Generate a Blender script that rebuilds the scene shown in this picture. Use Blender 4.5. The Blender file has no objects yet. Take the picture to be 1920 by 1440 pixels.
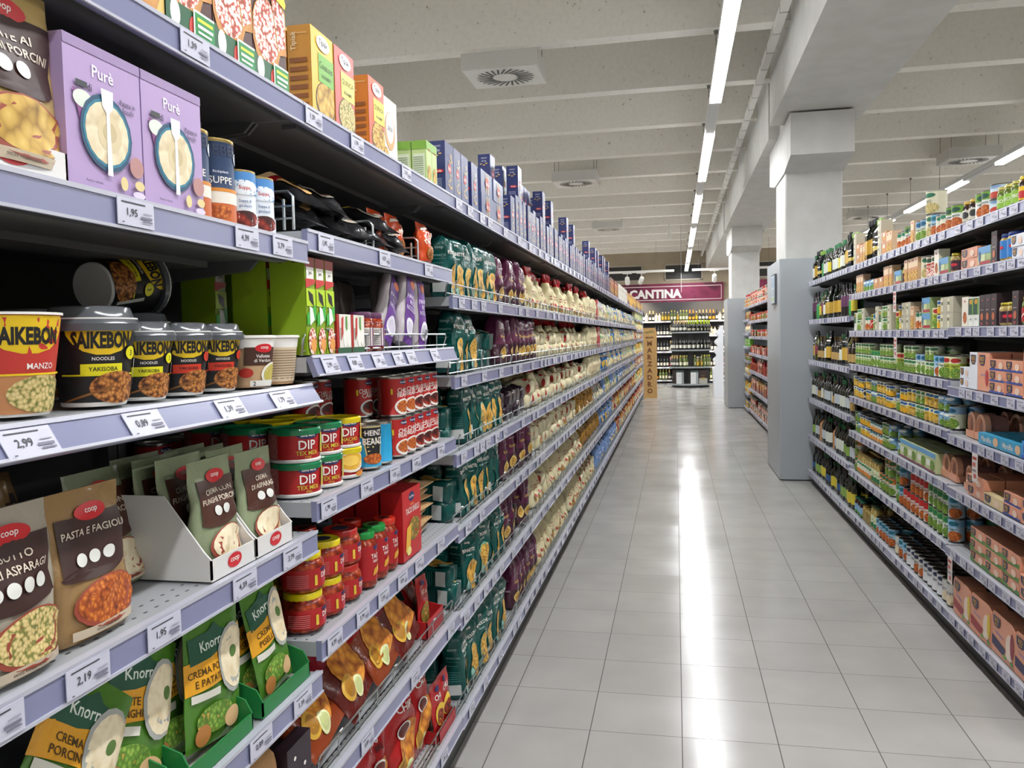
import bpy, math, random
from mathutils import Matrix, Vector
from mathutils.geometry import tessellate_polygon
R = random.Random(7)
PI = math.pi
col = bpy.context.scene.collection

# ------------------------------------------------------------------ camera
CAM_H = 1.457
yaw, pit, rol = 0.199323, 0.0577476, -0.0204383
fw = Vector((-math.sin(yaw)*math.cos(pit), math.cos(yaw)*math.cos(pit), -math.sin(pit)))
rt = Vector((math.cos(yaw), math.sin(yaw), 0))
up = rt.cross(fw)
rt2 = rt*math.cos(rol) + up*math.sin(rol)
up2 = up*math.cos(rol) - rt*math.sin(rol)
cd = bpy.data.cameras.new('camera'); cam = bpy.data.objects.new('camera', cd); col.objects.link(cam)
m = Matrix((rt2, up2, -fw)).transposed().to_4x4(); m.translation = Vector((0, 0, CAM_H)); cam.matrix_world = m
cd.sensor_width = 36; cd.lens = 1524.0/1920*36; cd.clip_start = 0.05; cd.clip_end = 100
sc = bpy.context.scene; sc.camera = cam
sc.view_settings.view_transform = 'Standard'; sc.view_settings.look = 'None'
sc.view_settings.exposure = 1.4; sc.view_settings.gamma = 1; sc.view_settings.use_curve_mapping = False
sc.cycles.max_bounces = 6; sc.cycles.diffuse_bounces = 4; sc.cycles.glossy_bounces = 3
sc.cycles.transmission_bounces = 3; sc.cycles.transparent_max_bounces = 6
sc.cycles.caustics_reflective = False; sc.cycles.caustics_refractive = False
sc.cycles.sample_clamp_indirect = 6; sc.cycles.use_light_tree = True
# ------------------------------------------------------------------ world: dim ambient of the big store
w = bpy.data.worlds.new('store_ambient'); sc.world = w; w.use_nodes = True
w.node_tree.nodes['Background'].inputs[0].default_value = (1.0, 0.97, 0.92, 1)
w.node_tree.nodes['Background'].inputs[1].default_value = 0.25
TUBE = 30.0          # emission of the LED line diffusers
SPOT_W = 110.0       # track spot power
Z_TUBE, Z_RIB, RIB0, RIBS = 3.42, 3.95, 7.08, 1.52
XL, XR, XR2 = -0.70, 1.24, 1.27

# ------------------------------------------------------------------ materials
def s2l(h):
    h = h.lstrip('#'); out = []
    for i in (0, 2, 4):
        c = int(h[i:i+2], 16)/255; out.append(c/12.92 if c <= .04045 else ((c+.055)/1.055)**2.4)
    return tuple(out) + (1,)
MATS = {}; MATNAME = {}
def mat(key):
    """key: '#rrggbb' plus optional ':film' ':paper' ':metal' ':glass' ':matte', or a texture name"""
    if key in MATS: return MATS[key]
    mt = bpy.data.materials.new(key.replace('#', 'c').replace(':', '_')); MATS[key] = mt; MATNAME[mt.name] = key
    mt.use_nodes = True; nt = mt.node_tree; b = nt.nodes['Principled BSDF']
    N, L = nt.nodes, nt.links
    def setb(c=None, r=None, me=None):
        if c is not None: b.inputs['Base Color'].default_value = c
        if r is not None: b.inputs['Roughness'].default_value = r
        if me is not None: b.inputs['Metallic'].default_value = me
    def bump(scale, strength, dist=.002, detail=2, ntype='ShaderNodeTexNoise'):
        tc = N.new('ShaderNodeTexCoord'); t = N.new(ntype); bp = N.new('ShaderNodeBump')
        t.inputs['Scale'].default_value = scale
        if 'Detail' in t.inputs: t.inputs['Detail'].default_value = detail
        L.new(tc.outputs['Object'], t.inputs['Vector']); L.new(t.outputs[0], bp.inputs['Height'])
        bp.inputs['Strength'].default_value = strength; bp.inputs['Distance'].default_value = dist
        L.new(bp.outputs[0], b.inputs['Normal'])
    def ramp(scale, stops, ntype='ShaderNodeTexVoronoi', out=0, stretch=(1, 1, 1), rough=.5):
        tc = N.new('ShaderNodeTexCoord'); mp = N.new('ShaderNodeMapping'); t = N.new(ntype); cr = N.new('ShaderNodeValToRGB')
        mp.inputs['Scale'].default_value = stretch
        t.inputs['Scale'].default_value = scale
        if ntype == 'ShaderNodeTexVoronoi': t.feature = 'F1'
        dn = N.new('ShaderNodeTexNoise'); dn.inputs['Scale'].default_value = scale*.7 if scale > 2 else 60; L.new(tc.outputs['Object'], dn.inputs['Vector'])
        ds = N.new('ShaderNodeVectorMath'); ds.operation = 'SCALE'; ds.inputs['Scale'].default_value = .55/max(scale, 20) if ntype == 'ShaderNodeTexVoronoi' else 0.0; L.new(dn.outputs['Color'], ds.inputs[0])
        da = N.new('ShaderNodeVectorMath'); da.operation = 'ADD'; L.new(tc.outputs['Object'], da.inputs[0]); L.new(ds.outputs[0], da.inputs[1])
        L.new(da.outputs[0], mp.inputs[0]); L.new(mp.outputs[0], t.inputs['Vector'])
        L.new(t.outputs[out], cr.inputs[0]); e = cr.color_ramp
        while len(e.elements) < len(stops): e.elements.new(.5)
        for q, (p, c) in zip(e.elements, stops): q.position = p; q.color = s2l(c)
        L.new(cr.outputs[0], b.inputs['Base Color']); b.inputs['Roughness'].default_value = rough
    base, _, kind = key.partition(':')
    if base.startswith('#'):
        c = s2l(base)
        if kind == 'film': setb(c, .2); bump(26, .75, .006, 3)
        elif kind == 'paper': setb(c, .8); bump(30, .4, .003)
        elif kind == 'matte': setb(c, .85)
        elif kind == 'metal': setb(c, .3, 1.0)
        elif kind == 'glass': setb(c, .06); b.inputs['IOR'].default_value = 1.5; b.inputs['Coat Weight'].default_value = .6
        elif kind == 'clear':
            setb(c, .15); b.inputs['Alpha'].default_value = .35
        elif kind == 'gloss': setb(c, .15)
        elif kind == 'sheen': setb(c, .36); b.inputs['Coat Weight'].default_value = .12; b.inputs['Coat Roughness'].default_value = .2
        else: setb(c, .42)
    elif base == 'pasta': ramp(95, [(0, '#f2cf78'), (.45, '#dba944'), (.8, '#8f6420')], stretch=(1, 1, 1.6))
    elif base == 'penne': ramp(60, [(0, '#f5d07a'), (.5, '#dca63c'), (.85, '#7e5518')], stretch=(1, 2.2, .8))
    elif base == 'noodles': ramp(170, [(0, '#e0a75c'), (.4, '#b87331'), (.7, '#6b3714'), (1, '#2b150a')])
    elif base == 'risotto': ramp(190, [(0, '#ead9a0'), (.5, '#cdb573'), (.75, '#6f7a3a'), (1, '#9c8247')])
    elif base == 'potato': ramp(55, [(0, '#e6c66c'), (.5, '#caa248'), (.9, '#8a6422')])
    elif base == 'pizza': ramp(140, [(0, '#f6efe6'), (.48, '#f0e2d4'), (.6, '#d8705c'), (.75, '#b03a2c'), (1, '#6d5a2c')])
    elif base == 'crust': ramp(40, [(0, '#e2a85c'), (1, '#a4622a')], 'ShaderNodeTexNoise')
    elif base == 'chips': ramp(38, [(0, '#f0b045'), (.4, '#d98a2b'), (.75, '#a3541a'), (1, '#5a2a10')])
    elif base == 'tacos': ramp(60, [(0, '#e9c35a'), (.4, '#8c5a26'), (.6, '#5e7a2a'), (.85, '#b5452a')])
    elif base == 'veg': ramp(110, [(0, '#b4c45a'), (.4, '#6f9a38'), (.7, '#47701f'), (.9, '#c9a84a')])
    elif base == 'cream': ramp(26, [(.3, '#d9c59c'), (.5, '#efe2c2'), (.7, '#c4aa78')], 'ShaderNodeTexNoise')
    elif base == 'chili': ramp(80, [(0, '#c8502a'), (.4, '#8a2414'), (.8, '#3d0d08')])
    elif base == 'beans': ramp(150, [(0, '#e9963f'), (.5, '#b4561d'), (1, '#5c240b')])
    elif base == 'print':      # tiny illegible back-of-pack print, horizontal streaks
        ramp(1, [(.3, '#c98a84'), (.7, '#a8403c')], 'ShaderNodeTexNoise', stretch=(220, 220, 700))
    elif base == 'crisp': ramp(50, [(0, '#f5efd6'), (.5, '#e7dcae'), (.9, '#b39c55')])
    elif base == 'fusilli': ramp(70, [(0, '#d9ab52'), (.45, '#a97a26'), (.85, '#5d3c0d')])
    elif base == 'jarveg': ramp(70, [(0, '#d9c68a'), (.5, '#a99150'), (.9, '#6c5a27')], stretch=(1, 1, .25), rough=.12)
    elif base == 'darkjar': ramp(60, [(0, '#5b3c2a'), (.5, '#2c1a12'), (.9, '#120a07')], rough=.1)
    elif base == 'redjar': ramp(70, [(0, '#c3582e'), (.5, '#8a2a14'), (.9, '#4b130a')], rough=.1)
    elif base == 'greenjar': ramp(90, [(0, '#a7b05a'), (.5, '#67762e'), (.9, '#2f3a14')], rough=.1)
    elif base == 'cardboard':
        ramp(9, [(.35, '#c09a62'), (.65, '#ad8650')], 'ShaderNodeTexNoise', stretch=(1, 1, 8), rough=.85)
    elif base == 'ceiling':
        ramp(28, [(.24, '#9f9a90'), (.29, '#dcd8ce'), (.6, '#e2ded5')], 'ShaderNodeTexNoise', rough=.9)
    elif base == 'plaster':
        ramp(5, [(.35, '#c2c1bc'), (.65, '#cac9c5')], 'ShaderNodeTexNoise', rough=.8); bump(55, .25, .004, 4)
    elif base == 'wallbeige': ramp(3, [(.3, '#a79a84'), (.7, '#aea18b')], 'ShaderNodeTexNoise', rough=.9)
    elif base == 'burgundy': ramp(1.3, [(.36, '#6a1a3a'), (.52, '#85264c'), (.62, '#561530'), (.75, '#741f42')], 'ShaderNodeTexNoise', rough=.6)
    elif base == 'panelgrey': setb(s2l('#abb1b6'), .38); bump(3, .05, .01)
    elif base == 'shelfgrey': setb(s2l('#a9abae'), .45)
    elif base == 'deck':       # perforated light grey steel deck
        tc = N.new('ShaderNodeTexCoord'); v = N.new('ShaderNodeVectorMath'); v.operation = 'MULTIPLY'
        v.inputs[1].default_value = (40, 40, 0)
        L.new(tc.outputs['Object'], v.inputs[0])
        fr = N.new('ShaderNodeVectorMath'); fr.operation = 'FRACTION'; L.new(v.outputs[0], fr.inputs[0])
        sb = N.new('ShaderNodeVectorMath'); sb.operation = 'SUBTRACT'; sb.inputs[1].default_value = (.5, .5, 0); L.new(fr.outputs[0], sb.inputs[0])
        sx = N.new('ShaderNodeVectorMath'); sx.operation = 'MULTIPLY'; sx.inputs[1].default_value = (1.6, .8, 0); L.new(sb.outputs[0], sx.inputs[0])
        ln = N.new('ShaderNodeVectorMath'); ln.operation = 'LENGTH'; L.new(sx.outputs[0], ln.inputs[0])
        cp = N.new('ShaderNodeMath'); cp.operation = 'GREATER_THAN'; cp.inputs[1].default_value = .15
        sx2 = N.new('ShaderNodeSeparateXYZ'); L.new(tc.outputs['Object'], sx2.inputs[0]); c2 = N.new('ShaderNodeMath'); c2.operation = 'LESS_THAN'; c2.inputs[1].default_value = -.076; L.new(sx2.outputs[0], c2.inputs[0])
        c3 = N.new('ShaderNodeMath'); c3.operation = 'ADD'; L.new(ln.outputs['Value'], c3.inputs[0]); L.new(c2.outputs[0], c3.inputs[1]); L.new(c3.outputs[0], cp.inputs[0])
        mx = N.new('ShaderNodeMix'); mx.data_type = 'RGBA'; L.new(cp.outputs[0], mx.inputs[0])
        mx.inputs[6].default_value = s2l('#3a3a3c'); mx.inputs[7].default_value = s2l('#a8abae')
        L.new(mx.outputs[2], b.inputs['Base Color']); b.inputs['Roughness'].default_value = .4
    elif base == 'anthracite': setb(s2l('#3f3f41'), .5)
    elif base == 'shadegrey': setb(s2l('#5a5a5b'), .5)  # dark grey with the shade under shelves put into the colour; uprights share it
    elif base == 'rail': setb(s2l('#8587a6'), .22); bump(4, .1, .004)
    elif base == 'railtop': setb(s2l('#b9bac6'), .3)
    elif base == 'tag': setb(s2l('#c8c8d8'), .3)
    elif base == 'ink': setb(s2l('#3c3c44'), .5)
    elif base == 'wire': setb(s2l('#b9bfbf'), .28, .9)
    elif base == 'diffuser':
        b.inputs['Base Color'].default_value = (1, 1, 1, 1)
        b.inputs['Emission Color'].default_value = (.965, .98, 1, 1); b.inputs['Emission Strength'].default_value = TUBE
    elif base == 'diffuserside':
        b.inputs['Base Color'].default_value = (1, 1, 1, 1)
        b.inputs['Emission Color'].default_value = (.965, .98, 1, 1); b.inputs['Emission Strength'].default_value = 7
    elif base == 'spotglow':
        b.inputs['Emission Color'].default_value = (1, .85, .62, 1); b.inputs['Emission Strength'].default_value = 12
    elif base == 'floor':
        T = 1/3.; TY = T*.994917; X0 = -1.966079*T; Y0 = 7.762716*T
        tc = N.new('ShaderNodeTexCoord'); sp = N.new('ShaderNodeSeparateXYZ'); L.new(tc.outputs['Object'], sp.inputs[0])
        def mth(op, a, bb=None):
            n = N.new('ShaderNodeMath'); n.operation = op
            for i, q in enumerate((a, bb)):
                if q is None: continue
                if isinstance(q, (int, float)): n.inputs[i].default_value = q
                else: L.new(q, n.inputs[i])
            return n.outputs[0]
        gx = mth('DIVIDE', mth('SUBTRACT', sp.outputs[0], X0), T); gy = mth('DIVIDE', mth('SUBTRACT', sp.outputs[1], Y0), TY)
        def edge(g, wdt):
            f = mth('FRACT', g); d = mth('MINIMUM', f, mth('SUBTRACT', 1.0, f)); return mth('LESS_THAN', d, wdt)
        grout = mth('MAXIMUM', mth('MULTIPLY', edge(gx, .0052), 1.0), mth('MULTIPLY', edge(gy, .0056), .8))
        cb = N.new('ShaderNodeCombineXYZ'); L.new(mth('FLOOR', gx), cb.inputs[0]); L.new(mth('FLOOR', gy), cb.inputs[1])
        wn = N.new('ShaderNodeTexWhiteNoise'); wn.noise_dimensions = '3D'; L.new(cb.outputs[0], wn.inputs['Vector'])
        ns = N.new('ShaderNodeTexNoise'); ns.inputs['Scale'].default_value = 3; ns.inputs['Detail'].default_value = 5; L.new(tc.outputs['Object'], ns.inputs['Vector'])
        cr = N.new('ShaderNodeValToRGB'); cr.color_ramp.elements[0].position = .3; cr.color_ramp.elements[0].color = s2l('#a9a6a2')
        cr.color_ramp.elements[1].position = .7; cr.color_ramp.elements[1].color = s2l('#b2afaa'); L.new(ns.outputs[0], cr.inputs[0])
        hv = N.new('ShaderNodeHueSaturation'); L.new(cr.outputs[0], hv.inputs['Color']); L.new(mth('ADD', mth('MULTIPLY', wn.outputs['Value'], .05), .975), hv.inputs['Value'])
        mx = N.new('ShaderNodeMix'); mx.data_type = 'RGBA'; L.new(grout, mx.inputs[0]); L.new(hv.outputs[0], mx.inputs[6]); mx.inputs[7].default_value = s2l('#4b4643')
        L.new(mx.outputs[2], b.inputs['Base Color'])
        L.new(mth('ADD', mth('MULTIPLY', ns.outputs[0], .14), mth('ADD', mth('MULTIPLY', grout, .4), mth('ADD', mth('MULTIPLY', wn.outputs['Value'], .05), .085))), b.inputs['Roughness'])
        b.inputs['IOR'].default_value = 1.5; b.inputs['Specular IOR Level'].default_value = .3
        # every tile is laid at a very slightly different tilt
        sb = N.new('ShaderNodeVectorMath'); sb.operation = 'SUBTRACT'; sb.inputs[1].default_value = (.5, .5, .5); L.new(wn.outputs['Color'], sb.inputs[0])
        sm = N.new('ShaderNodeVectorMath'); sm.operation = 'MULTIPLY'; sm.inputs[1].default_value = (.007, .012, 0); L.new(sb.outputs[0], sm.inputs[0])
        ge = N.new('ShaderNodeNewGeometry'); ad = N.new('ShaderNodeVectorMath'); ad.operation = 'ADD'; L.new(ge.outputs['Normal'], ad.inputs[0]); L.new(sm.outputs[0], ad.inputs[1])
        nm = N.new('ShaderNodeVectorMath'); nm.operation = 'NORMALIZE'; L.new(ad.outputs[0], nm.inputs[0])
        bp = N.new('ShaderNodeBump'); n2 = N.new('ShaderNodeTexNoise'); n2.inputs['Scale'].default_value = 9; L.new(tc.outputs['Object'], n2.inputs['Vector'])
        bp.inputs['Strength'].default_value = .05; bp.inputs['Distance'].default_value = .003; L.new(n2.outputs[0], bp.inputs['Height']); L.new(nm.outputs[0], bp.inputs['Normal'])
        L.new(bp.outputs[0], b.inputs['Normal'])
    else: raise KeyError(key)
    return mt

# ------------------------------------------------------------------ text outlines
_TX = {}
def text_geo(s):
    if s in _TX: return _TX[s]
    if not s.strip(): return ([], [], 1)
    cu = bpy.data.curves.new('t', 'FONT'); cu.body = s.lstrip('*'); cu.size = 1; cu.resolution_u = 2; cu.offset = .045 if s.startswith('*') else .012
    o = bpy.data.objects.new('t', cu); col.objects.link(o)
    dg = bpy.context.evaluated_depsgraph_get(); me = o.evaluated_get(dg).to_mesh()
    V = [(v.co.x, v.co.y) for v in me.vertices]; F = [tuple(p.vertices) for p in me.polygons]
    o.evaluated_get(dg).to_mesh_clear(); bpy.data.objects.remove(o); bpy.data.curves.remove(cu)
    x0 = min(v[0] for v in V); x1 = max(v[0] for v in V); y0 = min(v[1] for v in V); y1 = max(v[1] for v in V)
    V = [((x-(x0+x1)/2)/(y1-y0), (y-(y0+y1)/2)/(y1-y0)) for x, y in V]
    _TX[s] = (V, F, (x1-x0)/(y1-y0)); return _TX[s]

# ------------------------------------------------------------------ mesh builder
class MB:
    def __init__(s): s.v = []; s.f = []; s.fm = []; s.mats = []
    def mi(s, k):
        if k not in s.mats: s.mats.append(k)
        return s.mats.index(k)
    def face(s, idx, k): s.f.append(tuple(idx)); s.fm.append(s.mi(k))
    def quad(s, pts, k):
        n = len(s.v); s.v += [tuple(p) for p in pts]; s.face(range(n, n+len(pts)), k); return s
    def box(s, x0, x1, y0, y1, z0, z1, k, front=None, top=None, bottom=None, side=None):
        n = len(s.v)
        s.v += [(x0, y0, z0), (x1, y0, z0), (x1, y1, z0), (x0, y1, z0), (x0, y0, z1), (x1, y0, z1), (x1, y1, z1), (x0, y1, z1)]
        for ix, kk in (((0, 3, 2, 1), bottom), ((4, 5, 6, 7), top), ((0, 1, 5, 4), side), ((1, 2, 6, 5), front), ((2, 3, 7, 6), side), ((3, 0, 4, 7), None)):
            s.face([n+i for i in ix], kk or k)
        return s
    def bbox(s, x0, x1, y0, y1, z0, z1, k, b=.004):   # box with chamfered vertical edges and soft top
        pts = [(x0+b, y0), (x1-b, y0), (x1, y0+b), (x1, y1-b), (x1-b, y1), (x0+b, y1), (x0, y1-b), (x0, y0+b)]
        return s.prism(pts, z0, z1, k)
    def prism(s, pts, z0, z1, k, top=None):
        n = len(s.v); m_ = len(pts)
        s.v += [(x, y, z0) for x, y in pts] + [(x, y, z1) for x, y in pts]
        for i in range(m_): s.face((n+i, n+(i+1) % m_, n+m_+(i+1) % m_, n+m_+i), k)
        s.face([n+m_-1-i for i in range(m_)], k); s.face([n+m_+i for i in range(m_)], top or k); return s
    def prismY(s, pts, y0, y1, k):                    # pts in (x,z)
        n = len(s.v); m_ = len(pts)
        s.v += [(x, y0, z) for x, z in pts] + [(x, y1, z) for x, z in pts]
        for i in range(m_): s.face((n+i, n+m_+i, n+m_+(i+1) % m_, n+(i+1) % m_), k)
        s.face([n+i for i in range(m_)], k); s.face([n+m_+m_-1-i for i in range(m_)], k); return s
    def prismX(s, pts, x0, x1, k):                    # pts in (y,z)
        n = len(s.v); m_ = len(pts)
        s.v += [(x0, y, z) for y, z in pts] + [(x1, y, z) for y, z in pts]
        for i in range(m_): s.face((n+i, n+(i+1) % m_, n+m_+(i+1) % m_, n+m_+i), k)
        s.face([n+m_-1-i for i in range(m_)], k); s.face([n+m_+i for i in range(m_)], k); return s
    def lathe(s, prof, k, n=20, cx=0, cy=0, mats=None, axis='z'):
        b0 = len(s.v)
        for r, z in prof:
            for i in range(n):
                a = 2*PI*i/n
                if axis == 'z': s.v.append((cx+r*math.cos(a), cy+r*math.sin(a), z))
                else: s.v.append((z, cx+r*math.cos(a), cy+r*math.sin(a)))   # axis x
        for j in range(len(prof)-1):
            kk = mats[j] if mats else k
            for i in range(n):
                s.face((b0+j*n+i, b0+j*n+(i+1) % n, b0+(j+1)*n+(i+1) % n, b0+(j+1)*n+i), kk)
        if prof[0][0] > 1e-6: s.face([b0+n-1-i for i in range(n)], mats[0] if mats else k)
        if prof[-1][0] > 1e-6: s.face([b0+(len(prof)-1)*n+i for i in range(n)], mats[-1] if mats else k)
        return s
    def tube(s, pts, r, k, n=6):
        P_ = [Vector(p) for p in pts]; b0 = len(s.v); m_ = len(P_)
        for i, p in enumerate(P_):
            d = (P_[min(i+1, m_-1)]-P_[max(i-1, 0)]).normalized()
            a = d.cross(Vector((0, 0, 1)) if abs(d.z) < .9 else Vector((1, 0, 0))).normalized(); c = d.cross(a)
            for j in range(n):
                t = 2*PI*j/n; q = p + a*(r*math.cos(t)) + c*(r*math.sin(t)); s.v.append(tuple(q))
        for i in range(m_-1):
            for j in range(n): s.face((b0+i*n+j, b0+i*n+(j+1) % n, b0+(i+1)*n+(j+1) % n, b0+(i+1)*n+j), k)
        s.face([b0+n-1-j for j in range(n)], k); s.face([b0+(m_-1)*n+j for j in range(n)], k); return s
    # decals: S(u,v,e) maps metres on the front to 3D; W,H scale fractions
    def decals(s, S, W, H, items, e0=.0006):
        e = e0
        for it in items:
            t = it[0]; e += .00025
            if t == 'r':
                u0, u1, v0, v1, k = it[1:6]; nu = max(1, int(abs(u1-u0)*W/.012)); nv = max(1, int(abs(v1-v0)*H/.02))
                if S.flat: nu = nv = 1
                b = len(s.v)
                for j in range(nv+1):
                    for i in range(nu+1): s.v.append(S((u0+(u1-u0)*i/nu)*W, (v0+(v1-v0)*j/nv)*H, e))
                for j in range(nv):
                    for i in range(nu):
                        a = b+j*(nu+1)+i; s.face((a, a+1, a+nu+2, a+nu+1), k)
            elif t in 'eh':                       # ellipse / half clipped to the face
                cu, cv, ru, rv, k = it[1:6]; b = len(s.v); n = 18; rings = 1 if S.flat else 3
                s.v.append(S(cu*W, cv*H, e))
                for q in range(1, rings+1):
                    for i in range(n):
                        a = 2*PI*i/n; u = cu+ru*math.cos(a)*q/rings; v = cv+rv*math.sin(a)*q/rings
                        s.v.append(S(max(-.5, min(.5, u))*W, max(0, min(1, v))*H, e))
                for i in range(n): s.face((b, b+1+i, b+1+(i+1) % n), k)
                for q in range(rings-1):
                    for i in range(n): s.face((b+1+q*n+i, b+1+(q+1)*n+i, b+1+(q+1)*n+(i+1) % n, b+1+q*n+(i+1) % n), k)
            elif t == 'p':
                if S.flat: b = len(s.v); s.v += [S(u*W, v*H, e) for u, v in it[1]]; s.face(range(b, b+len(it[1])), it[2]); continue
                P2_ = [Vector((u*W, v*H, 0)) for u, v in it[1]]
                todo = [tuple((P2_[q].x, P2_[q].y) for q in tr) for tr in tessellate_polygon([P2_])]
                while todo:
                    a, b, c = todo.pop()
                    ls = [math.dist(a, b), math.dist(b, c), math.dist(c, a)]; mxl = max(ls)
                    if mxl > .014:
                        q = ls.index(mxl)
                        if q == 0: mp = ((a[0]+b[0])/2, (a[1]+b[1])/2); todo += [(a, mp, c), (mp, b, c)]
                        elif q == 1: mp = ((c[0]+b[0])/2, (c[1]+b[1])/2); todo += [(a, b, mp), (a, mp, c)]
                        else: mp = ((a[0]+c[0])/2, (a[1]+c[1])/2); todo += [(a, b, mp), (mp, b, c)]
                    else:
                        n_ = len(s.v); s.v += [S(a[0], a[1], e), S(b[0], b[1], e), S(c[0], c[1], e)]; s.face((n_, n_+1, n_+2), it[2])
            elif t == 't':
                txt, cu, cv, hh, k = it[1:6]; mw = it[6] if len(it) > 6 else .9; rot = it[7] if len(it) > 7 else 0
                V, F, asp = text_geo(txt); h = hh*H; wd = asp*h; lim = mw*(W if not rot else H)
                sx = min(1.0, lim/wd); b = len(s.v); c_, s_ = math.cos(rot), math.sin(rot)
                for x, y in V:
                    x *= h*sx; y *= h
                    s.v.append(S(cu*W+x*c_-y*s_, cv*H+x*s_+y*c_, e))
                for f in F: s.face([b+i for i in f], k)
        return s
    def mesh(s, name, smooth=True, ang=.6):
        me = bpy.data.meshes.new(name); me.from_pydata(s.v, [], s.f)
        for k in s.mats: me.materials.append(mat(k))
        me.polygons.foreach_set('material_index', s.fm)
        if smooth:
            me.polygons.foreach_set('use_smooth', [True]*len(s.f)); me.update()
            try: me.set_sharp_from_angle(angle=ang)
            except Exception: pass
        me.update(); return me
def flatS(D, sgn=1):
    def S(u, v, e): return (D/2+e, u, v)
    S.flat = True; return S
def sideS(W, right=False):
    def S(u, v, e): return (u, -W/2-e, v) if not right else (-u, W/2+e, v)
    S.flat = True; return S
def cylS(rf, a0=0):
    def S(u, v, e):
        r = rf(v)+e; a = a0+u/r; return (r*math.cos(a), r*math.sin(a), v)
    S.flat = False; return S

# ------------------------------------------------------------------ objects
def tag(o, label=None, cat=None, group=None, kind=None):
    if label: o['label'] = label
    if cat: o['category'] = cat
    if group: o['group'] = group
    if kind: o['kind'] = kind
    return o
def link(name, me, parent=None, loc=None):
    o = bpy.data.objects.new(name, me); col.objects.link(o)
    if parent: o.parent = parent
    if loc: o.location = loc
    return o
def empty(name, loc, rz=0):
    o = bpy.data.objects.new(name, None); col.objects.link(o); o.location = loc; o.rotation_euler = (0, 0, rz); o.empty_display_size = .1; return o
def struct(name, mb, smooth=False): return tag(link(name, mb.mesh(name, smooth)), kind='structure')

# ================================================================== SETTING
mb = MB(); mb.box(-9, 13, -6, 27, -.1, 0, 'floor'); struct('floor', mb)
mb = MB()
mb.box(-9, 13, -6, 27, 4.50, 4.6, 'ceiling')
y = RIB0 - RIBS*8
while y < 26.5:
    mb.prismX([(y-.08, Z_RIB), (y+.08, Z_RIB), (y+.11, 4.5), (y-.11, 4.5)], -9, 13, 'ceiling'); y += RIBS
struct('ceiling', mb)
mb = MB(); mb.box(-9, 13, 26.7, 26.9, 0, 4.5, 'wallbeige'); struct('wall_back', mb)
mb = MB(); mb.box(-9.2, -9, -6, 27, 0, 4.5, 'plaster'); struct('wall_left', mb)
mb = MB(); mb.box(13, 13.2, -6, 27, 0, 4.5, 'plaster'); struct('wall_right', mb)
mb = MB(); mb.box(-9, 13, -6.2, -6, 0, 4.5, 'plaster'); struct('wall_front', mb)
# longitudinal concrete girder and its columns with corbels
mb = MB(); mb.box(.93, 1.74, -6, 8.5, 3.48, 4.5, 'plaster'); mb.box(.96, 1.74, 8.9, 16.5, 3.44, 4.5, 'plaster'); mb.box(.96, 1.74, 16.9, 26.7, 3.44, 4.5, 'plaster')
struct('ceiling_beam', mb)
def column(name, y0, yc0, yc1, yb0, yb1):
    mb = MB(); mb.bbox(1.07, 1.60, yc0, yc1, 0, 4.4, 'plaster', .012)
    mb.prismX([(yb0, 3.46), (yb0, 3.08), (yc0-.02, 3.0), (yc1+.02, 3.0), (yb1, 3.08), (yb1, 3.46)], 1.055, 1.612, 'plaster')
    struct(name, mb)
column('column_1', 0, 8.45, 9.2, 7.97, 9.66); column('column_2', 0, 16.4, 17.15, 15.95, 17.6)
column('column_3', 0, .5, 1.25, 0.05, 1.7)

# grey steel claddings around the columns
def cladding(label, y0, y1, x0, x1, z1, poster):
    mb = MB(); mb.bbox(x0, x1, y0, y1, .012, z1, 'panelgrey', .01); mb.box(x0+.02, x1-.02, y0+.02, y1-.02, 0, .012, 'anthracite')
    o = tag(link('column_cladding', mb.mesh('column_cladding', False)), label, 'cabinet', 'grey column claddings')
    if poster:
        mb = MB(); mb.box(x0-.02, x0-.0005, y0+.22, y0+.50, 1.73, 2.03, '#4a4d52')
        mb.box(x0-.0225, x0-.02, y0+.235, y0+.485, 1.745, 2.015, '#c4d2dc')
        mb.box(x0-.0235, x0-.0225, y0+.255, y0+.465, 1.90, 2.0, '#9fb4c8'); mb.box(x0-.0235, x0-.0225, y0+.255, y0+.465, 1.765, 1.80, '#b3c79a')
        for q in range(5): mb.box(x0-.0235, x0-.0225, y0+.27, y0+.44, 1.815+q*.015, 1.82+q*.015, '#6d7884')
        tag(link('notice_frame', mb.mesh('notice_frame', False)), 'small framed notice on the side of the nearer grey column cladding', 'sign')
cladding('tall grey metal cladding around the nearer white column', 8.25, 9.33, .99, 1.74, 2.155, True)
cladding('tall grey metal cladding around the farther white column', 16.17, 17.3, .98, 1.74, 2.11, False)

# cable tray beside the girder
mb = MB(); mb.box(.80, .86, -6, 26.6, 3.88, 3.885, '#c9c7c0'); mb.box(.80, .803, -6, 26.6, 3.885, 3.945, '#d3d1ca'); mb.box(.857, .86, -6, 26.6, 3.885, 3.945, '#d3d1ca')
for i in range(70):
    mb.box(.797, .863, -5.8+i*.46, -5.785+i*.46, 3.876, 3.945, '#a3a19b')
tag(link('cable_tray', mb.mesh('cable_tray', False)), 'long pale grey cable tray under the ceiling beside the beam', 'cable tray')

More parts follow.
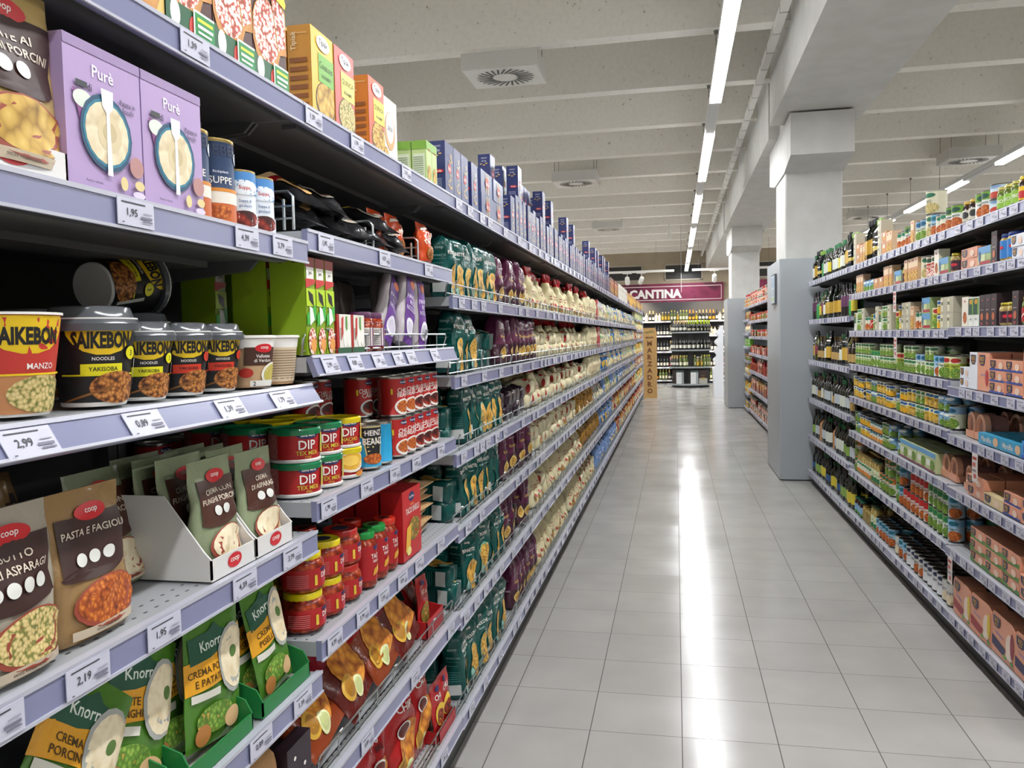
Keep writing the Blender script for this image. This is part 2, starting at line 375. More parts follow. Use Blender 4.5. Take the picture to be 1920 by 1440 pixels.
# LED line lights
SEG = [(-3.6, -.7), (.35, 3.2), (4.35, 7.25), (8.4, 10.9), (12.06, 14.9), (15.8, 18.9), (19.8, 23.0), (23.7, 26.2)]
NUM = ['first', 'second', 'third', 'fourth', 'fifth', 'sixth', 'seventh', 'eighth', 'ninth', 'tenth', 'eleventh', 'twelfth', 'thirteenth', 'fourteenth', 'fifteenth', 'sixteenth', 'seventeenth', 'eighteenth', 'nineteenth', 'twentieth'] + ['twenty-'+q for q in ('first', 'second', 'third', 'fourth', 'fifth', 'sixth', 'seventh', 'eighth', 'ninth')] + ['thirtieth'] + ['thirty-'+q for q in ('first', 'second', 'third', 'fourth', 'fifth')]
def rib_near(y): return RIB0 + round((y-RIB0)/RIBS)*RIBS
for X, row in ((.35, 'above the main aisle'), (3.84, 'beyond the right shelves'), (-3.15, 'behind the left shelves'), (7.3, 'added for ambient light over the far right'), (-6.6, 'added for ambient light over the far left')):  # last two rows are unseen lights added for ambient fill
    for i, (a, b_) in enumerate(SEG):
        nxt = SEG[i+1][0] if i+1 < len(SEG) else b_
        r = empty('linear_ceiling_light', (X, a, Z_TUBE))
        tag(r, 'LED line light %s, %s from the front' % (row, NUM[i]), 'ceiling light', 'LED line lights '+row)
        mb = MB(); mb.box(-.048, .048, 0, nxt-a-.01, .02, .075, '#dcdcda'); mb.box(-.04, .04, b_-a+.002, nxt-a-.012, -.004, .02, '#cfcfcc'); link('housing', mb.mesh('housing', False), r)
        mb = MB(); mb.box(-.046, .046, .0, b_-a, -.012, .018, 'diffuserside', bottom='diffuser'); link('diffuser', mb.mesh('diffuser', False), r)
        for yy in (a+.5, b_-.5):
            yr = rib_near(yy)-a
            if yr < 0 or yr > nxt-a: continue
            mb = MB(); mb.tube([(0, yr, .07), (0, yr, Z_RIB-Z_TUBE+.01)], .0035, '#55534f', 5); mb.lathe([(.015, Z_RIB-Z_TUBE-.03), (.02, Z_RIB-Z_TUBE)], '#6d6b66', 8, 0, yr); link('suspension_wire', mb.mesh('wire', False), r)

# swirl air diffusers
def swirl(x, y, label):
    r = empty('air_diffuser', (x, y, 3.81)); tag(r, label, 'air diffuser', 'square swirl air diffusers')
    mb = MB(); mb.box(-.34, .34, -.28, .28, 0, .145, '#c9c7c1'); link('plenum_box', mb.mesh('plenum', False), r)
    mb = MB()
    for hx in (-.3, .3):
        for hy in (-.24, .24): mb.tube([(hx, hy, .145), (hx, hy, .70)], .005, '#8d8b86', 5)
    link('hanger', mb.mesh('hanger', False), r)
    mb = MB(); mb.box(-.33, .33, -.27, .27, -.006, 0, '#d4d2cc')
    for i in range(26):
        a = 2*PI*i/26; t = a+.5
        p = Vector((.115*math.cos(a), .11*math.sin(a), -.0085)); q = p+Vector((.15*math.cos(t), .13*math.sin(t), 0)); nn = Vector((-math.sin(t), math.cos(t), 0))*.0095
        mb.quad([p-nn, p+nn, q+nn, q-nn], '#161616')
    link('face_plate', mb.mesh('plate', False), r)
swirl(-1.49, 7.36, 'square swirl air diffuser nearest on the ceiling left of the lights')
swirl(-1.49, 12.7, 'second square swirl air diffuser above the left shelves')
swirl(-1.45, 18.4, 'third square swirl air diffuser, farthest above the left shelves')
swirl(4.08, 12.7, 'nearer square swirl air diffuser beyond the right shelves')
swirl(3.95, 18.4, 'farther square swirl air diffuser beyond the right shelves')

# ================================================================== PRODUCTS
class Proto: pass
PROTOS = {}
def proto(key, name, cat, look, group, meshes, parts=(), W=.1, D=.1, H=.1):
    p = Proto(); p.key = key; p.name = name; p.cat = cat; p.look = look; p.group = group
    p.meshes = meshes if isinstance(meshes, list) else [meshes]; p.parts = list(parts); p.W = W; p.D = D; p.H = H
    PROTOS[key] = p; return p
def carton(key, name, look, W, D, H, base, front=(), side=(), top=None, group=None, cat='box', left=True, x=()):
    mb = MB(); mb.box(-D/2, D/2, -W/2, W/2, 0, H, base, top=top); mb.decals(flatS(D), W, H, front)
    if side: mb.decals(sideS(W, not left), D, H, side)
    return proto(key, name, cat, look, group or name.replace('_', ' ')+'es', mb.mesh(name, False), x, W, D, H)
def can(key, look, Rr, H, label, front=(), name='tin_can', rim='#b9b7ae:metal', top='#c8c6bd:metal', group=None, cat='can', a0=-.6, low=None, bands=()):
    pr = [(Rr*.93, 0), (Rr, .002), (Rr, .005), (Rr*.985, .006)]; ms = [rim, rim, rim]
    zz = [.006] + [b_[0]*H for b_ in bands] + [H-.006]; cs = [low or label] + [b_[1] for b_ in bands]
    for i in range(len(zz)-1):
        pr.append((Rr*.985, zz[i+1])); ms.append(cs[i])
    pr += [(Rr, H-.005), (Rr, H), (Rr*.93, H), (Rr*.91, H-.004), (0, H-.004)]; ms += [rim, rim, rim, top, top]
    mb = MB(); mb.lathe(pr, label, 22, mats=ms); mb.decals(cylS(lambda v: Rr*.985, a0), 2*Rr*1.25, H, front)
    return proto(key, name, cat, look, group or name.replace('_', ' ')+'s', mb.mesh(name), (), 2*Rr, 2*Rr, H)
def jar(key, look, Rr, H, content, lid, label=None, front=(), name='glass_jar', a0=-.6, group=None, lidk='', v0=.12, v1=.62, lift=.0):
    nk = Rr*.8; hb = H*.80; mb = MB()
    mb.lathe([(Rr*.8, 0), (Rr*.97, .006), (Rr, .014), (Rr, hb*.9), (Rr*.93, hb), (nk, hb+.008), (nk, H-.012)], content, 20)
    ms = mb.mesh(name); parts = []
    if label:
        m2 = MB(); n = 20
        S = cylS(lambda v: Rr, a0); m2.lathe([(Rr+.0006, v0*H), (Rr+.0006, v1*H)], label, 24)
        m2.f = [f for f in m2.f if len(f) == 4]; m2.fm = m2.fm[:len(m2.f)]
        m2.decals(S, 2*Rr*1.25, H, front, .0010); parts.append(('paper_label', m2.mesh('paper_label'), (0, 0, 0)))
    m3 = MB(); lr = Rr*.88 if Rr > .03 else nk*1.08
    m3.lathe([(lr*.97, 0), (lr, .002), (lr, .013), (lr*.95, .016), (0, .0155)], lid, 22)
    if lidk: m3.lathe([(lr*.5, .0158), (lr*.5, .0166), (0, .0166)], lidk, 18)
    parts.append(('lid', m3.mesh('lid'), (0, 0, H-.016)))
    return proto(key, name, 'jar', look, group or 'glass jars', ms, parts, 2*Rr, 2*Rr, H)
def bottle(key, look, Rr, H, glass, label, cap, lab=(.18, .5), square=False, name='bottle', sh=.62, group='bottles', capl=.14, front=()):
    nr = Rr*.34; mb = MB(); n = 4 if square else 16
    pr = [(Rr*.9, 0), (Rr, .006), (Rr, H*sh), (Rr*.86, H*(sh+.06)), (nr*1.2, H*(sh+.16)), (nr, H*(sh+.2)), (nr, H*(1-capl*.6))]
    if square:
        mb2 = MB(); f = 1/math.sqrt(.5)*.92; mb.lathe([(r*f if r > nr*1.3 else r*1.2, z) for r, z in pr], glass, 4)
        c_, s_ = math.cos(PI/4), math.sin(PI/4); mb.v = [(a*c_-b_*s_, a*s_+b_*c_, z) for a, b_, z in mb.v]
    else: mb.lathe(pr, glass, n)
    ms = mb.mesh(name, True, .9); parts = []
    if label:
        m2 = MB()
        if square:
            h_ = Rr*.925; m2.box(-h_, h_, -h_, h_, lab[0]*H, lab[1]*H, label); m2.decals(flatS(2*h_), 2*h_, H, front)
        else:
            a = .95; nn = 12; b0 = 0
            for z in (lab[0]*H, lab[1]*H):
                for i in range(nn+1):
                    t = .5-a+2*a*i/nn; m2.v.append(((Rr+.0008)*math.cos(t), (Rr+.0008)*math.sin(t), z))
            for i in range(nn): m2.face((i, i+1, nn+2+i, nn+1+i), label)
            m2.decals(cylS(lambda v: Rr, .5), 2*Rr*1.25, H, front, .001)
        parts.append(('label', m2.mesh('label'), (0, 0, 0)))
    m3 = MB(); m3.lathe([(nr*1.18, H*(1-capl)), (nr*1.22, H-.003), (nr*1.05, H), (0, H)], cap, 12); parts.append(('cap', m3.mesh('cap'), (0, 0, 0)))
    return proto(key, name, 'bottle', look, group, ms, parts, 2*Rr, 2*Rr, H)
def bagmesh(name, W, D, H, prof, mfn, front=(), amp=.004, seed=0, n=3.0, nt=17, nth=24, twist=0, topcap=None, shift=None, side=None):
    rr = random.Random(seed); p1, p2, p3, p4 = [rr.uniform(0, 6.28) for _ in range(4)]
    def pf(t):
        for i in range(len(prof)-1):
            if t <= prof[i+1][0]:
                a, b_ = prof[i], prof[i+1]; q = (t-a[0])/max(1e-6, b_[0]-a[0]); return a[1]+(b_[1]-a[1])*q, a[2]+(b_[2]-a[2])*q
        return prof[-1][1:]
    def P3(th, t, e=0):
        ws, ds = pf(t); c, s_ = math.cos(th), math.sin(th)
        x = math.copysign(abs(c)**(2/n), c)*D/2*ds; yy = math.copysign(abs(s_)**(2/n), s_)*W/2*ws
        q = amp*(math.sin(3*th+p1+6*t)+.7*math.sin(5*th-9*t+p2)+.6*math.sin(13*t+2*th+p3)+.4*math.sin(23*t-4*th+p4))*min(1, ds*2.5)*min(1, t*6)
        x += (c*q)+c*e; yy += s_*q*.7+s_*e
        sx, sy = shift(t) if shift else (0, 0)
        return (x+sx, yy+sy+amp*.7*math.sin(4*t+p2)*t, t*H)
    mb = MB()
    for j in range(nt+1):
        for i in range(nth): mb.v.append(P3(2*PI*i/nth, j/nt))
    for j in range(nt):
        for i in range(nth):
            mb.face((j*nth+i, j*nth+(i+1) % nth, (j+1)*nth+(i+1) % nth, (j+1)*nth+i), mfn(2*PI*(i+.5)/nth, (j+.5)/nt))
    mb.face([nth-1-i for i in range(nth)], mfn(0, 0)); mb.face([nt*nth+i for i in range(nth)], mfn(0, 1))
    def S(u, v, e):
        t = min(1, max(0, v/H)); ws, ds = pf(t); s_ = max(-.99, min(.99, u/(W/2*max(ws, .2)))); sn = math.copysign(abs(s_)**(n/2), s_)
        return P3(math.asin(sn), t, e+.0015)
    S.flat = False; mb.decals(S, W, H, front)
    if side:
        def S2(u, v, e):
            t = min(1, max(0, v/H)); ws, ds = pf(t); c = max(-.98, min(.98, u/(D/2*max(ds, .2)))); cn = math.copysign(abs(c)**(n/2), c)
            th = -math.acos(cn) if side[0] == 'L' else math.acos(-cn)
            return P3(th, t, e+.0015)
        S2.flat = False; mb.decals(S2, D, H, side[1])
    return mb.mesh(name, True, 1.2)
PR_STAND = [(0, .9, .88), (.05, 1, 1), (.7, 1, 1), (.86, .98, .95), (.93, .93, .78), (.97, .86, .5), (1, .84, .22)]
PR_POUCH = [(0, .97, .8), (.05, 1, 1), (.35, 1, .85), (.7, 1, .45), (.93, 1, .12), (1, 1, .08)]
PR_PILLOW = [(0, .98, .06), (.05, .98, .12), (.2, .95, .8), (.5, .93, 1), (.8, .95, .8), (.95, .98, .12), (1, .98, .06)]
PR_TUFT = [(0, .85, .8), (.05, 1, 1), (.52, 1, .95), (.7, .86, .72), (.82, .66, .5), (.9, .66, .4), (1, .85, .3)]
PR_FLAT = [(0, 1, .15), (.08, 1, .5), (.4, 1, 1), (.8, 1, .6), (.95, 1, .1), (1, 1, .08)]
def bag(key, name, look, W, D, H, prof, mfn, front=(), amp=.004, nvar=3, group=None, cat='bag', n=3.0, side=None, **kw):
    ms = [bagmesh(name, W, D, H, prof, mfn, front, amp, seed=hash(key) % 999+i if False else len(PROTOS)*7+i, n=n, side=side, **kw) for i in range(nvar)]
    return proto(key, name, cat, look, group or name.replace('_', ' ')+'s', ms, (), W, D, H)

def ordw(i): return NUM[i] if i < len(NUM) else 'farthest'
CNT = {}; PLACED = {}
def place(p, x, y, z, rz=0, tilt=0, roll=0, label=None, where=None, pre='', parts=True, scale=1.0, group=None):
    if isinstance(p, str): p = PROTOS[p]
    o = bpy.data.objects.new(p.name, R.choice(p.meshes)); col.objects.link(o)
    o.location = (x, y, z); o.rotation_euler = (roll, tilt, rz)
    if scale != 1: o.scale = (scale,)*3
    if label is None:
        kk = (p.look, pre, where); i = CNT.get(kk, 0); CNT[kk] = i+1
        label = (pre+' ' if pre else '') + '%s, %s along, %s' % (p.look, ordw(i), where)
    tag(o, label, p.cat, group or p.group)
    if parts:
        for nm, me, lc in p.parts: link(nm, me, o, lc)
    PLACED.setdefault(p.name, []).append((o, p, .35 if 'rear' in pre or 'back of' in label or 'deep on' in label else 1.0))
    if len(label.split()) > 16: print('LONG', label)
    return o

# --- food protos ----------------------------------------------------------
WH, BK = '#eeeae2', '#1c1b1c'
# left: top shelf
carton('pizza', 'pizza_mix_box', 'tall pizza dough box with pizza picture', .124, .05, .25, '#4a2420', [
    ('r', -.5, .5, 0, .2, '#1f5a38'), ('e', -.1, .36, .42, .26, 'crust'), ('e', -.1, .39, .38, .22, 'pizza'), ('p', [(.02, .75), (.48, .62), (.5, .3), (.22, .27)], 'crust'), ('p', [(.02, .75), (.46, .6), (.46, .36), (.24, .3)], 'pizza'),
    ('r', -.5, .5, 0, .17, '#1f5a38'), ('e', -.32, .1, .1, .08, '#efe9dd'), ('e', .05, .07, .09, .07, '#c33a30'), ('e', .3, .1, .07, .05, '#e8e2d0'), ('p', [(-.5, .73), (.46, .64), (.5, .68), (.42, .74), (.5, .8), (.4, .86), (.44, .97), (-.5, 1)], '#f2cf1d'),
    ('t', 'Catarì', -.02, .89, .09, '#6b2a1c'), ('t', 'Soffice', .02, .74, .05, '#2b6a3a'),
    ('r', .04, .5, 0, .19, '#e9efe6'), ('r', .07, .5, 0, .175, '#1f8a45'), ('r', .12, .46, .13, .15, '#e9e23a'), ('r', .12, .46, .09, .11, WH), ('r', .12, .42, .055, .07, WH)], group='pizza dough boxes', cat='box')
carton('yellowmix', 'pizza_mix_box', 'yellow pizza base box with golden crust', .075, .05, .25, '#e0c070', [('e', 0, .4, .5, .4, 'crust'), ('r', -.5, .5, .75, 1, '#f2cf1d')], group='pizza dough boxes')
def tip(key, look, sidec, frontc, bandc, word, pic='cream'):
    side = [('r', -.4, .35, .9, .92, '#d9a35c')]+[('r', -.42, .36, .08+.1*i, .082+.1*i+.05, '#8a4d12') for i in range(6)]+[('t', 'Tipiak', -.2, .82, .08, '#f0dcb0', .4, PI/2)]
    carton(key, 'grain_box', look, .108, .05, .178, sidec, [('r', -.5, .5, 0, 1, frontc), ('e', .1, .2, .46, .24, '#3a2a20'), ('e', .1, .22, .42, .21, pic), ('r', -.2, .5, .42, .74, bandc), ('t', word, .14, .62, .08, '#2f4a1c', .6), ('t', 'GOURMET', .14, .5, .04, '#2f4a1c', .5), ('e', .02, .87, .3, .09, WH), ('t', 'Tipiak', .02, .87, .09, '#2a3050', .5)], side, group='grain boxes')
tip('tip1', 'tall orange couscous box', '#c98a2a', '#e8b83a', '#6fae3a', 'Couscous', 'potato'); tip('tip2', 'orange and red quinoa box', '#c98a2a', '#d8625a', '#f0d860', 'QUINOA', 'risotto'); tip('tip3', 'orange gourmet quinoa box', '#d07818', '#d9542a', '#f2d83a', 'QUINOA', 'pasta')
carton('wheatbox', 'grain_box', 'white box with brown ring mark', .12, .05, .17, '#ece7da', [('e', .02, .5, .32, .3, '#d09a5a'), ('e', .02, .55, .25, .24, '#ece7da'), ('t', 'alce', .02, .55, .1, '#2a2a40', .3), ('e', -.3, .12, .2, .1, 'pasta')], group='grain boxes')
carton('greencarton', 'drink_carton', 'small light green cream carton', .052, .045, .125, '#b9cf86', [('r', -.5, .5, .8, 1, '#86b545'), ('e', 0, .25, .35, .2, 'potato'), ('t', 'coop', 0, .8, .06, '#c8302c')], [('r', -.4, .4, .15, .7, '#d5dfc0'), ('r', -.35, .35, .05, .12, '#6e8060'), ('r', -.5, .5, .8, 1, '#7aa83a')]+[('r', -.36, .3, .2+.05*i, .215+.05*i, '#7b8c66') for i in range(9)], group='small green cartons', cat='carton')
def barilla(key, look, W, D, H, pic='pasta', base='#2a3468:sheen', wide=False):
    fr = [('r', -.5, .5, 0, 1, base), ('t', 'Barilla', .0, .47, .11 if not wide else .3, WH, .4), ]
    fr = [('e', 0, .52, .2, .09, '#c8262e'), ('t', 'Barilla', 0, .52, .08, WH, .34)]
    for i in range(14): fr.append(('e', R.uniform(-.18, .22), R.choice((R.uniform(.14, .42), R.uniform(.62, .84))), .045, .02, '#e8be5c'))
    if wide: fr = [('e', 0, .55, .16, .22, '#c8262e'), ('t', 'Barilla', 0, .55, .2, WH, .28)]+[('r', -.12+.04*i, -.1+.04*i, .05, .95, '#e8be5c') for i in range(6) if i not in (2, 3)]+[('e', 0, .5, .16, .18, '#c8262e'), ('t', 'Barilla', 0, .5, .2, WH, .28)]
    sd = [('t', 'RIGATI', 0, .9, .035, '#c9cede', .6), ('t', "N°26", 0, .82, .045, '#c9cede', .5), ('e', -.25, .75, .1, .012, '#e8be5c'), ('e', .2, .76, .1, .012, '#e8be5c'), ('e', 0, .72, .1, .012, '#e8be5c'), ('e', .1, .43, .32, .035, '#c8262e'), ('t', 'Barilla', .1, .43, .035, WH, .5)]+[('r', -.3, .3, .1+.03*i, .11+.03*i, '#aab0c8') for i in range(7)]
    if wide: sd = [('e', 0, .4, .2, .2, '#c8262e')]
    carton(key, 'pasta_box', look, W, D, H, base, fr, sd, group='navy pasta boxes')
barilla('bar1', 'tall navy blue pasta box', .095, .055, .168); barilla('bar2', 'navy blue spaghetti pasta box', .075, .05, .19); barilla('barw', 'low wide navy lasagne box', .20, .07, .088, wide=True, base='#3c4876:sheen')
carton('brownbox', 'pasta_box', 'brown and orange pasta box', .11, .06, .19, '#8a4a2c', [('r', -.5, .5, .5, .8, '#c9743a'), ('e', 0, .3, .3, .15, 'pasta')], group='assorted boxes'); carton('winebox', 'pasta_box', 'burgundy pasta box', .11, .06, .19, '#5c2330', [('e', 0, .35, .3, .2, 'pasta'), ('r', -.3, .3, .7, .8, '#d8b070')], group='assorted boxes')
carton('whitebox', 'pasta_box', 'plain white tall box', .13, .07, .2, '#e4e0d4', [('r', -.2, .2, .6, .8, '#b9b39f'), ('t', 'PASTA', 0, .35, .06, '#8a6a3a')], group='assorted boxes'); carton('yellowbox', 'pasta_box', 'yellow polenta box', .13, .07, .19, '#e0a820', [('e', 0, .45, .3, .25, '#f0cf60'), ('r', -.3, .3, .8, .9, '#2a4a8a')], group='assorted boxes')
carton('tanbox', 'pasta_box', 'tan and blue box', .13, .07, .18, '#c9a06a', [('r', -.5, .5, 0, .35, '#2c4a86'), ('e', 0, .6, .3, .2, '#e8c060')], group='assorted boxes')
# lilac mash boxes
carton('pure', 'puree_box', 'lilac potato mash box', .143, .055, .184, '#b39ac6', [('r', -.5, .5, .93, 1, '#9d86b0'), ('t', 'Purè', -.02, .82, .085, '#f4eef6', .45), ('t', 'di', -.2, .7, .05, '#4b3a58'), ('t', 'Patate in', .3, .68, .035, '#4b3a58', .26), ('t', 'fiocchi', .3, .63, .035, '#4b3a58', .24),
    ('p', [(-.42, .66), (-.26, .64), (-.2, .42), (-.32, .4)], '#8a4a86'), ('e', -.3, .6, .12, .06, '#dfe6da'), ('r', -.38, -.24, .68, .72, '#3a3f42'), ('e', -.01, .42, .34, .265, '#24506e'), ('e', -.01, .42, .31, .235, '#2b7d96'), ('e', -.01, .42, .285, .215, 'cream'), ('e', .02, .42, .16, .13, '#dccba2'), ('e', .02, .43, .09, .07, '#c9b78c'),
    ('p', [(-.08, .72), (.08, .72), (.07, .6), (.02, .56), (.035, .13), (-.035, .13), (-.02, .56), (-.07, .6)], '#f1f1f4'), ('e', .37, .24, .1, .075, '#b98884'), ('e', .18, .1, .05, .05, '#e3cf92'), ('e', .4, .11, .07, .035, '#e3cf92'), ('t', 'Ready in minutes', -.22, .06, .022, '#3a2c44', .3), ('e', .38, .04, .09, .025, '#dccfe6')], group='lilac mash boxes')
can('suppe', 'tall navy soup tin with orange base', .0385, .148, '#33476b', [('t', 'WEBER', 0, .87, .12, '#22304c', .95), ('e', .42, .8, .1, .07, '#d8dde6'), ('t', 'SUPPE', 0, .53, .08, WH, .8), ('t', 'Rindsgulasch', 0, .62, .035, '#d8dde6', .7), ('r', -.9, .9, .05, .36, '#c8642a'), ('r', -.9, .9, .27, .4, '#e8e2d4'), ('r', -.9, .9, .4, .44, '#d98a2b'), ('e', -.1, .17, .28, .08, 'beans')], rim='#c9b070:metal', group='soup tins')
can('suppe2', 'blue and white goulash soup tin', .0335, .11, '#dfe4ea', [('r', -.9, .9, .62, .97, '#4a8ac8'), ('e', 0, .72, .42, .12, '#e9eef2'), ('t', 'Suppe', 0, .71, .08, '#c03028', .6), ('t', 'Suppe di', 0, .5, .06, '#3a5a8a', .7), ('t', 'goulasch', 0, .42, .06, '#3a5a8a', .7), ('r', -.9, .9, .03, .32, '#dfe4ea'), ('e', 0, .22, .36, .13, 'chili')], rim='#c9b070:metal', group='soup tins')
# noodle cups
def cup(key, look, body, arc, pill, pilltxt, lid=True, lidc='#595c60'):
    H, r0, r1 = .118, .042, .058; rf = lambda v: r0+(r1-r0)*min(1, v/H)
    mb = MB(); mb.lathe([(r0*.97, 0), (r0*1.0, .002), (r0*1.01, .006), (rf(H*.08), H*.08), (rf(H), H), (r1+.003, H+.001), (r1+.003, H+.004), (r1-.002, H+.004), (0, H+.003)], body, 30, mats=['#e8e6e0', '#e8e6e0', body, body, body, '#e8e6e0', '#e8e6e0', '#d8c23a' if not lid else '#c9c9c4'])
    S = cylS(rf, -.62); fr = [('e', 0, .95, .38, .35, arc), ('t', '*SAIKEBON', 0, .775, .2, BK, .62), ('t', 'NOODLES', 0, .56, .04, WH, .3), ('r', -.42, .42, .36, .38, pill), ('r', -.22, .2, .38, .5, pill), ('t', pilltxt, 0, .44, .05, BK, .36), ('e', .16, .22, .3, .19, 'noodles'), ('e', .34, .62, .09, .08, pill), ('t', '3', .34, .62, .07, BK), ('p', [(-.42, .06), (-.36, .06), (.1, .22), (.08, .25)], '#8a5a2a'), ('r', .44, .49, .1, .55, '#d8d8d0')]
    if not lid: fr = [('r', -.9, .9, .42, .98, '#c83a32'), ('r', -.9, .9, .03, .42, '#c98a5a'), ('e', .1, .96, .4, .34, arc), ('t', '*SAIKEBON', .1, .80, .18, BK, .6), ('e', -.33, .6, .1, .08, '#f2cf1d'), ('t', 'MANZO', .2, .5, .06, WH, .4), ('e', .22, .22, .32, .19, 'risotto'), ('r', -.5, .6, .41, .43, '#f2cf1d')]
    mb.decals(S, 2*r1*1.15, H, fr); parts = []
    if lid:
        m3 = MB(); m3.lathe([(r1+.006, -.012), (r1+.007, -.002), (r1+.003, .004), (r1-.002, .008), (r1-.006, .020), (r1-.01, .022), (r1-.014, .018), (0, .018)], lidc+':gloss', 30); parts.append(('lid', m3.mesh('lid'), (0, 0, H-.002)))
    proto(key, 'noodle_cup', 'cup', look, 'instant noodle cups', mb.mesh('noodle_cup'), parts, 2*r1, 2*r1, H+.02)
cup('cupY', 'black noodle cup with yellow band and grey lid', BK, '#e8c21a', '#e8e01a', 'YAKISOBA'); cup('cupR', 'black noodle cup with red band and grey lid', BK, '#e8c21a', '#d83a20', 'YAKISOBA'); cup('cup0', 'red and yellow noodle cup without lid', '#c83a32', '#e8c21a', '#e8e01a', '', lid=False)
def soupcup(key, look, back=False):
    H, r0, r1 = .093, .038, .05; rf = lambda v: r0+(r1-r0)*min(1, v/H); mb = MB()
    mb.lathe([(r0, 0), (r0*1.01, .004), (rf(H), H), (r1+.004, H+.001), (r1+.004, H+.005), (r1, H+.006), (0, H+.005)], '#c6a27a', 28, mats=['#b8926a', '#c6a27a', '#efece6', '#efece6', '#efece6', '#efece6'])
    fr = [('r', -.9, .9, .8, .99, '#efece6'), ('r', -.25, .4, .45, .82, '#4a2a1c'), ('e', .1, .8, .18, .09, '#d0202a'), ('t', 'coop', .1, .8, .07, WH, .24), ('t', 'Vellutata', .08, .64, .07, WH, .45), ('t', 'di Verdure', .08, .55, .07, WH, .45), ('e', .32, .25, .28, .26, '#efece0'), ('e', .34, .25, .25, .22, '#c9b95a'), ('e', -.22, .3, .12, .1, '#b83024'), ('r', -.15, .4, .02, .14, '#e8e6dc'), ('t', '2', -.08, .08, .09, BK)]
    if back: fr = [('r', -.9, .9, .8, .99, '#efece6'), ('r', -.4, .35, .06, .8, '#dfc9aa')]+[('r', -.37, .3, .12+.055*i, .135+.055*i, '#7a6248') for i in range(12)]
    mb.decals(cylS(rf, -.6), 2*r1*1.15, H, fr); proto(key, 'soup_cup', 'cup', look, 'cream soup cups', mb.mesh('soup_cup'), (), 2*r1, 2*r1, H)
soupcup('sc1', 'tan and brown vegetable soup cup'); soupcup('sc2', 'tan soup cup showing its printed back', True)
# pouches
def coop_pouch(key, look, film, l1, l2, pic, W=.13, H=.19, D=.045, badge=3, bandc='#3b231e'):
    fr = [('r', -.38, .42, .44, .82, bandc), ('e', 0, .44, .4, .05, bandc), ('e', .03, .84, .2, .062, '#cc2026'), ('t', 'coop', .03, .84, .042, WH, .26), ('t', l1, .02, .71, .05, '#d8cbb8', .74), ('t', l2, .02, .63, .05, '#d8cbb8', .74)]
    fr += [('e', .02+(i-(badge-1)/2)*.17, .53, .07, .045, '#dcdcd6') for i in range(badge)]
    fr += [('e', .1, .22, .43, .17, '#9a4634'), ('e', .1, .23, .39, .15, pic), ('r', -.36, .4, .03, .09, '#c9b9a0'), ('t', 'senza conservanti', 0, .06, .02, '#4a3a2c', .6)]
    bag(key, 'ready_meal_pouch', look, W, D, H, PR_POUCH, lambda th, t: film, fr, amp=.0028, nvar=2, n=2.2, group='ready meal pouches', cat='pouch')
coop_pouch('p_risotto', 'silvery pouch of asparagus risotto', '#a8a090:film', 'RISOTTO', 'AGLI ASPARAGI', 'risotto', badge=4); coop_pouch('p_fagioli', 'tan pouch of pasta and beans', '#9a7a50:film', 'PASTA E FAGIOLI', ' ', 'beans', W=.14, H=.19, badge=3)
coop_pouch('p_patate', 'golden pouch of potatoes with mushrooms', '#bfa468:film', 'PATATE AI', 'FUNGHI PORCINI', 'potato', W=.15, H=.2, badge=2)
coop_pouch('p_porcini', 'green pouch of creamed porcini soup', '#8a9474:film', 'CREMA CON', 'FUNGHI PORCINI', 'cream', W=.125, H=.185, badge=2, bandc='#4a281c'); coop_pouch('p_asparagi', 'green pouch of asparagus cream soup', '#8a9474:film', 'CREMA', 'DI ASPARAGI', 'cream', W=.125, H=.18, badge=2, bandc='#4a281c')
coop_pouch('p_purple', 'purple soup pouch lying low', '#5a3a5c:film', 'ZUPPA', 'DI LEGUMI', 'beans', W=.13, H=.15)
def knorr(key, look, l1, l2, W=.155, H=.205, pic='cream'):
    fr = [('p', [(-.5, .42), (-.5, .66), (-.1, .7), (.3, .82), (.5, .86), (.5, .5), (.1, .46)], '#e0a020'), ('p', [(-.42, .64), (-.44, .84), (-.1, .86), (.02, .92), (.1, .86), (.3, .84), (.22, .72), (-.1, .66)], '#155038'), ('t', 'Knorr', -.08, .77, .08, '#dfe8dc', .5, .1), ('t', l1, -.14, .58, .055, '#4a3208', .6, .05), ('t', l2, -.14, .5, .055, '#4a3208', .6, .05), ('r', -.42, .02, .36, .42, '#d8d6c8'), ('e', .3, .6, .28, .28, '#a8aaa4'), ('e', .31, .6, .25, .245, pic), ('e', .32, .64, .06, .05, '#5a7a3a'), ('e', -.05, .2, .3, .11, 'veg'), ('e', .25, .14, .16, .08, '#d9b384'), ('e', -.25, .1, .12, .08, '#b5793f')]
    bag(key, 'soup_mix_sachet', look, W, .018, H, PR_FLAT, lambda th, t: '#4a7a28:film', fr, amp=.0016, nvar=2, n=2.0, group='green soup mix sachets', cat='sachet')
knorr('k1', 'green sachet of porcini cream mix', 'CREMA', 'PORCINI'); knorr('k2', 'green sachet of potato and mushroom mix', 'PATATE E', 'FUNGHI'); knorr('k3', 'green sachet of leek and potato mix', 'CREMA PORRI', 'E PATATE'); knorr('k4', 'green sachet of pea cream mix', 'CREMA', 'PISELLI', W=.125)
carton('darkpack', 'spice_packet', 'dark packet with white stars', .1, .03, .14, '#2a1a28', [('e', -.2, .8, .05, .03, WH), ('e', .2, .6, .05, .03, WH), ('e', 0, .3, .3, .2, 'risotto')], group='dark packets')
bag('brownsack', 'flour_bag', 'tan paper bag with pasta picture', .12, .06, .16, PR_STAND, lambda th, t: '#b58a5c:paper', [('e', 0, .4, .3, .2, 'pasta')], nvar=1)
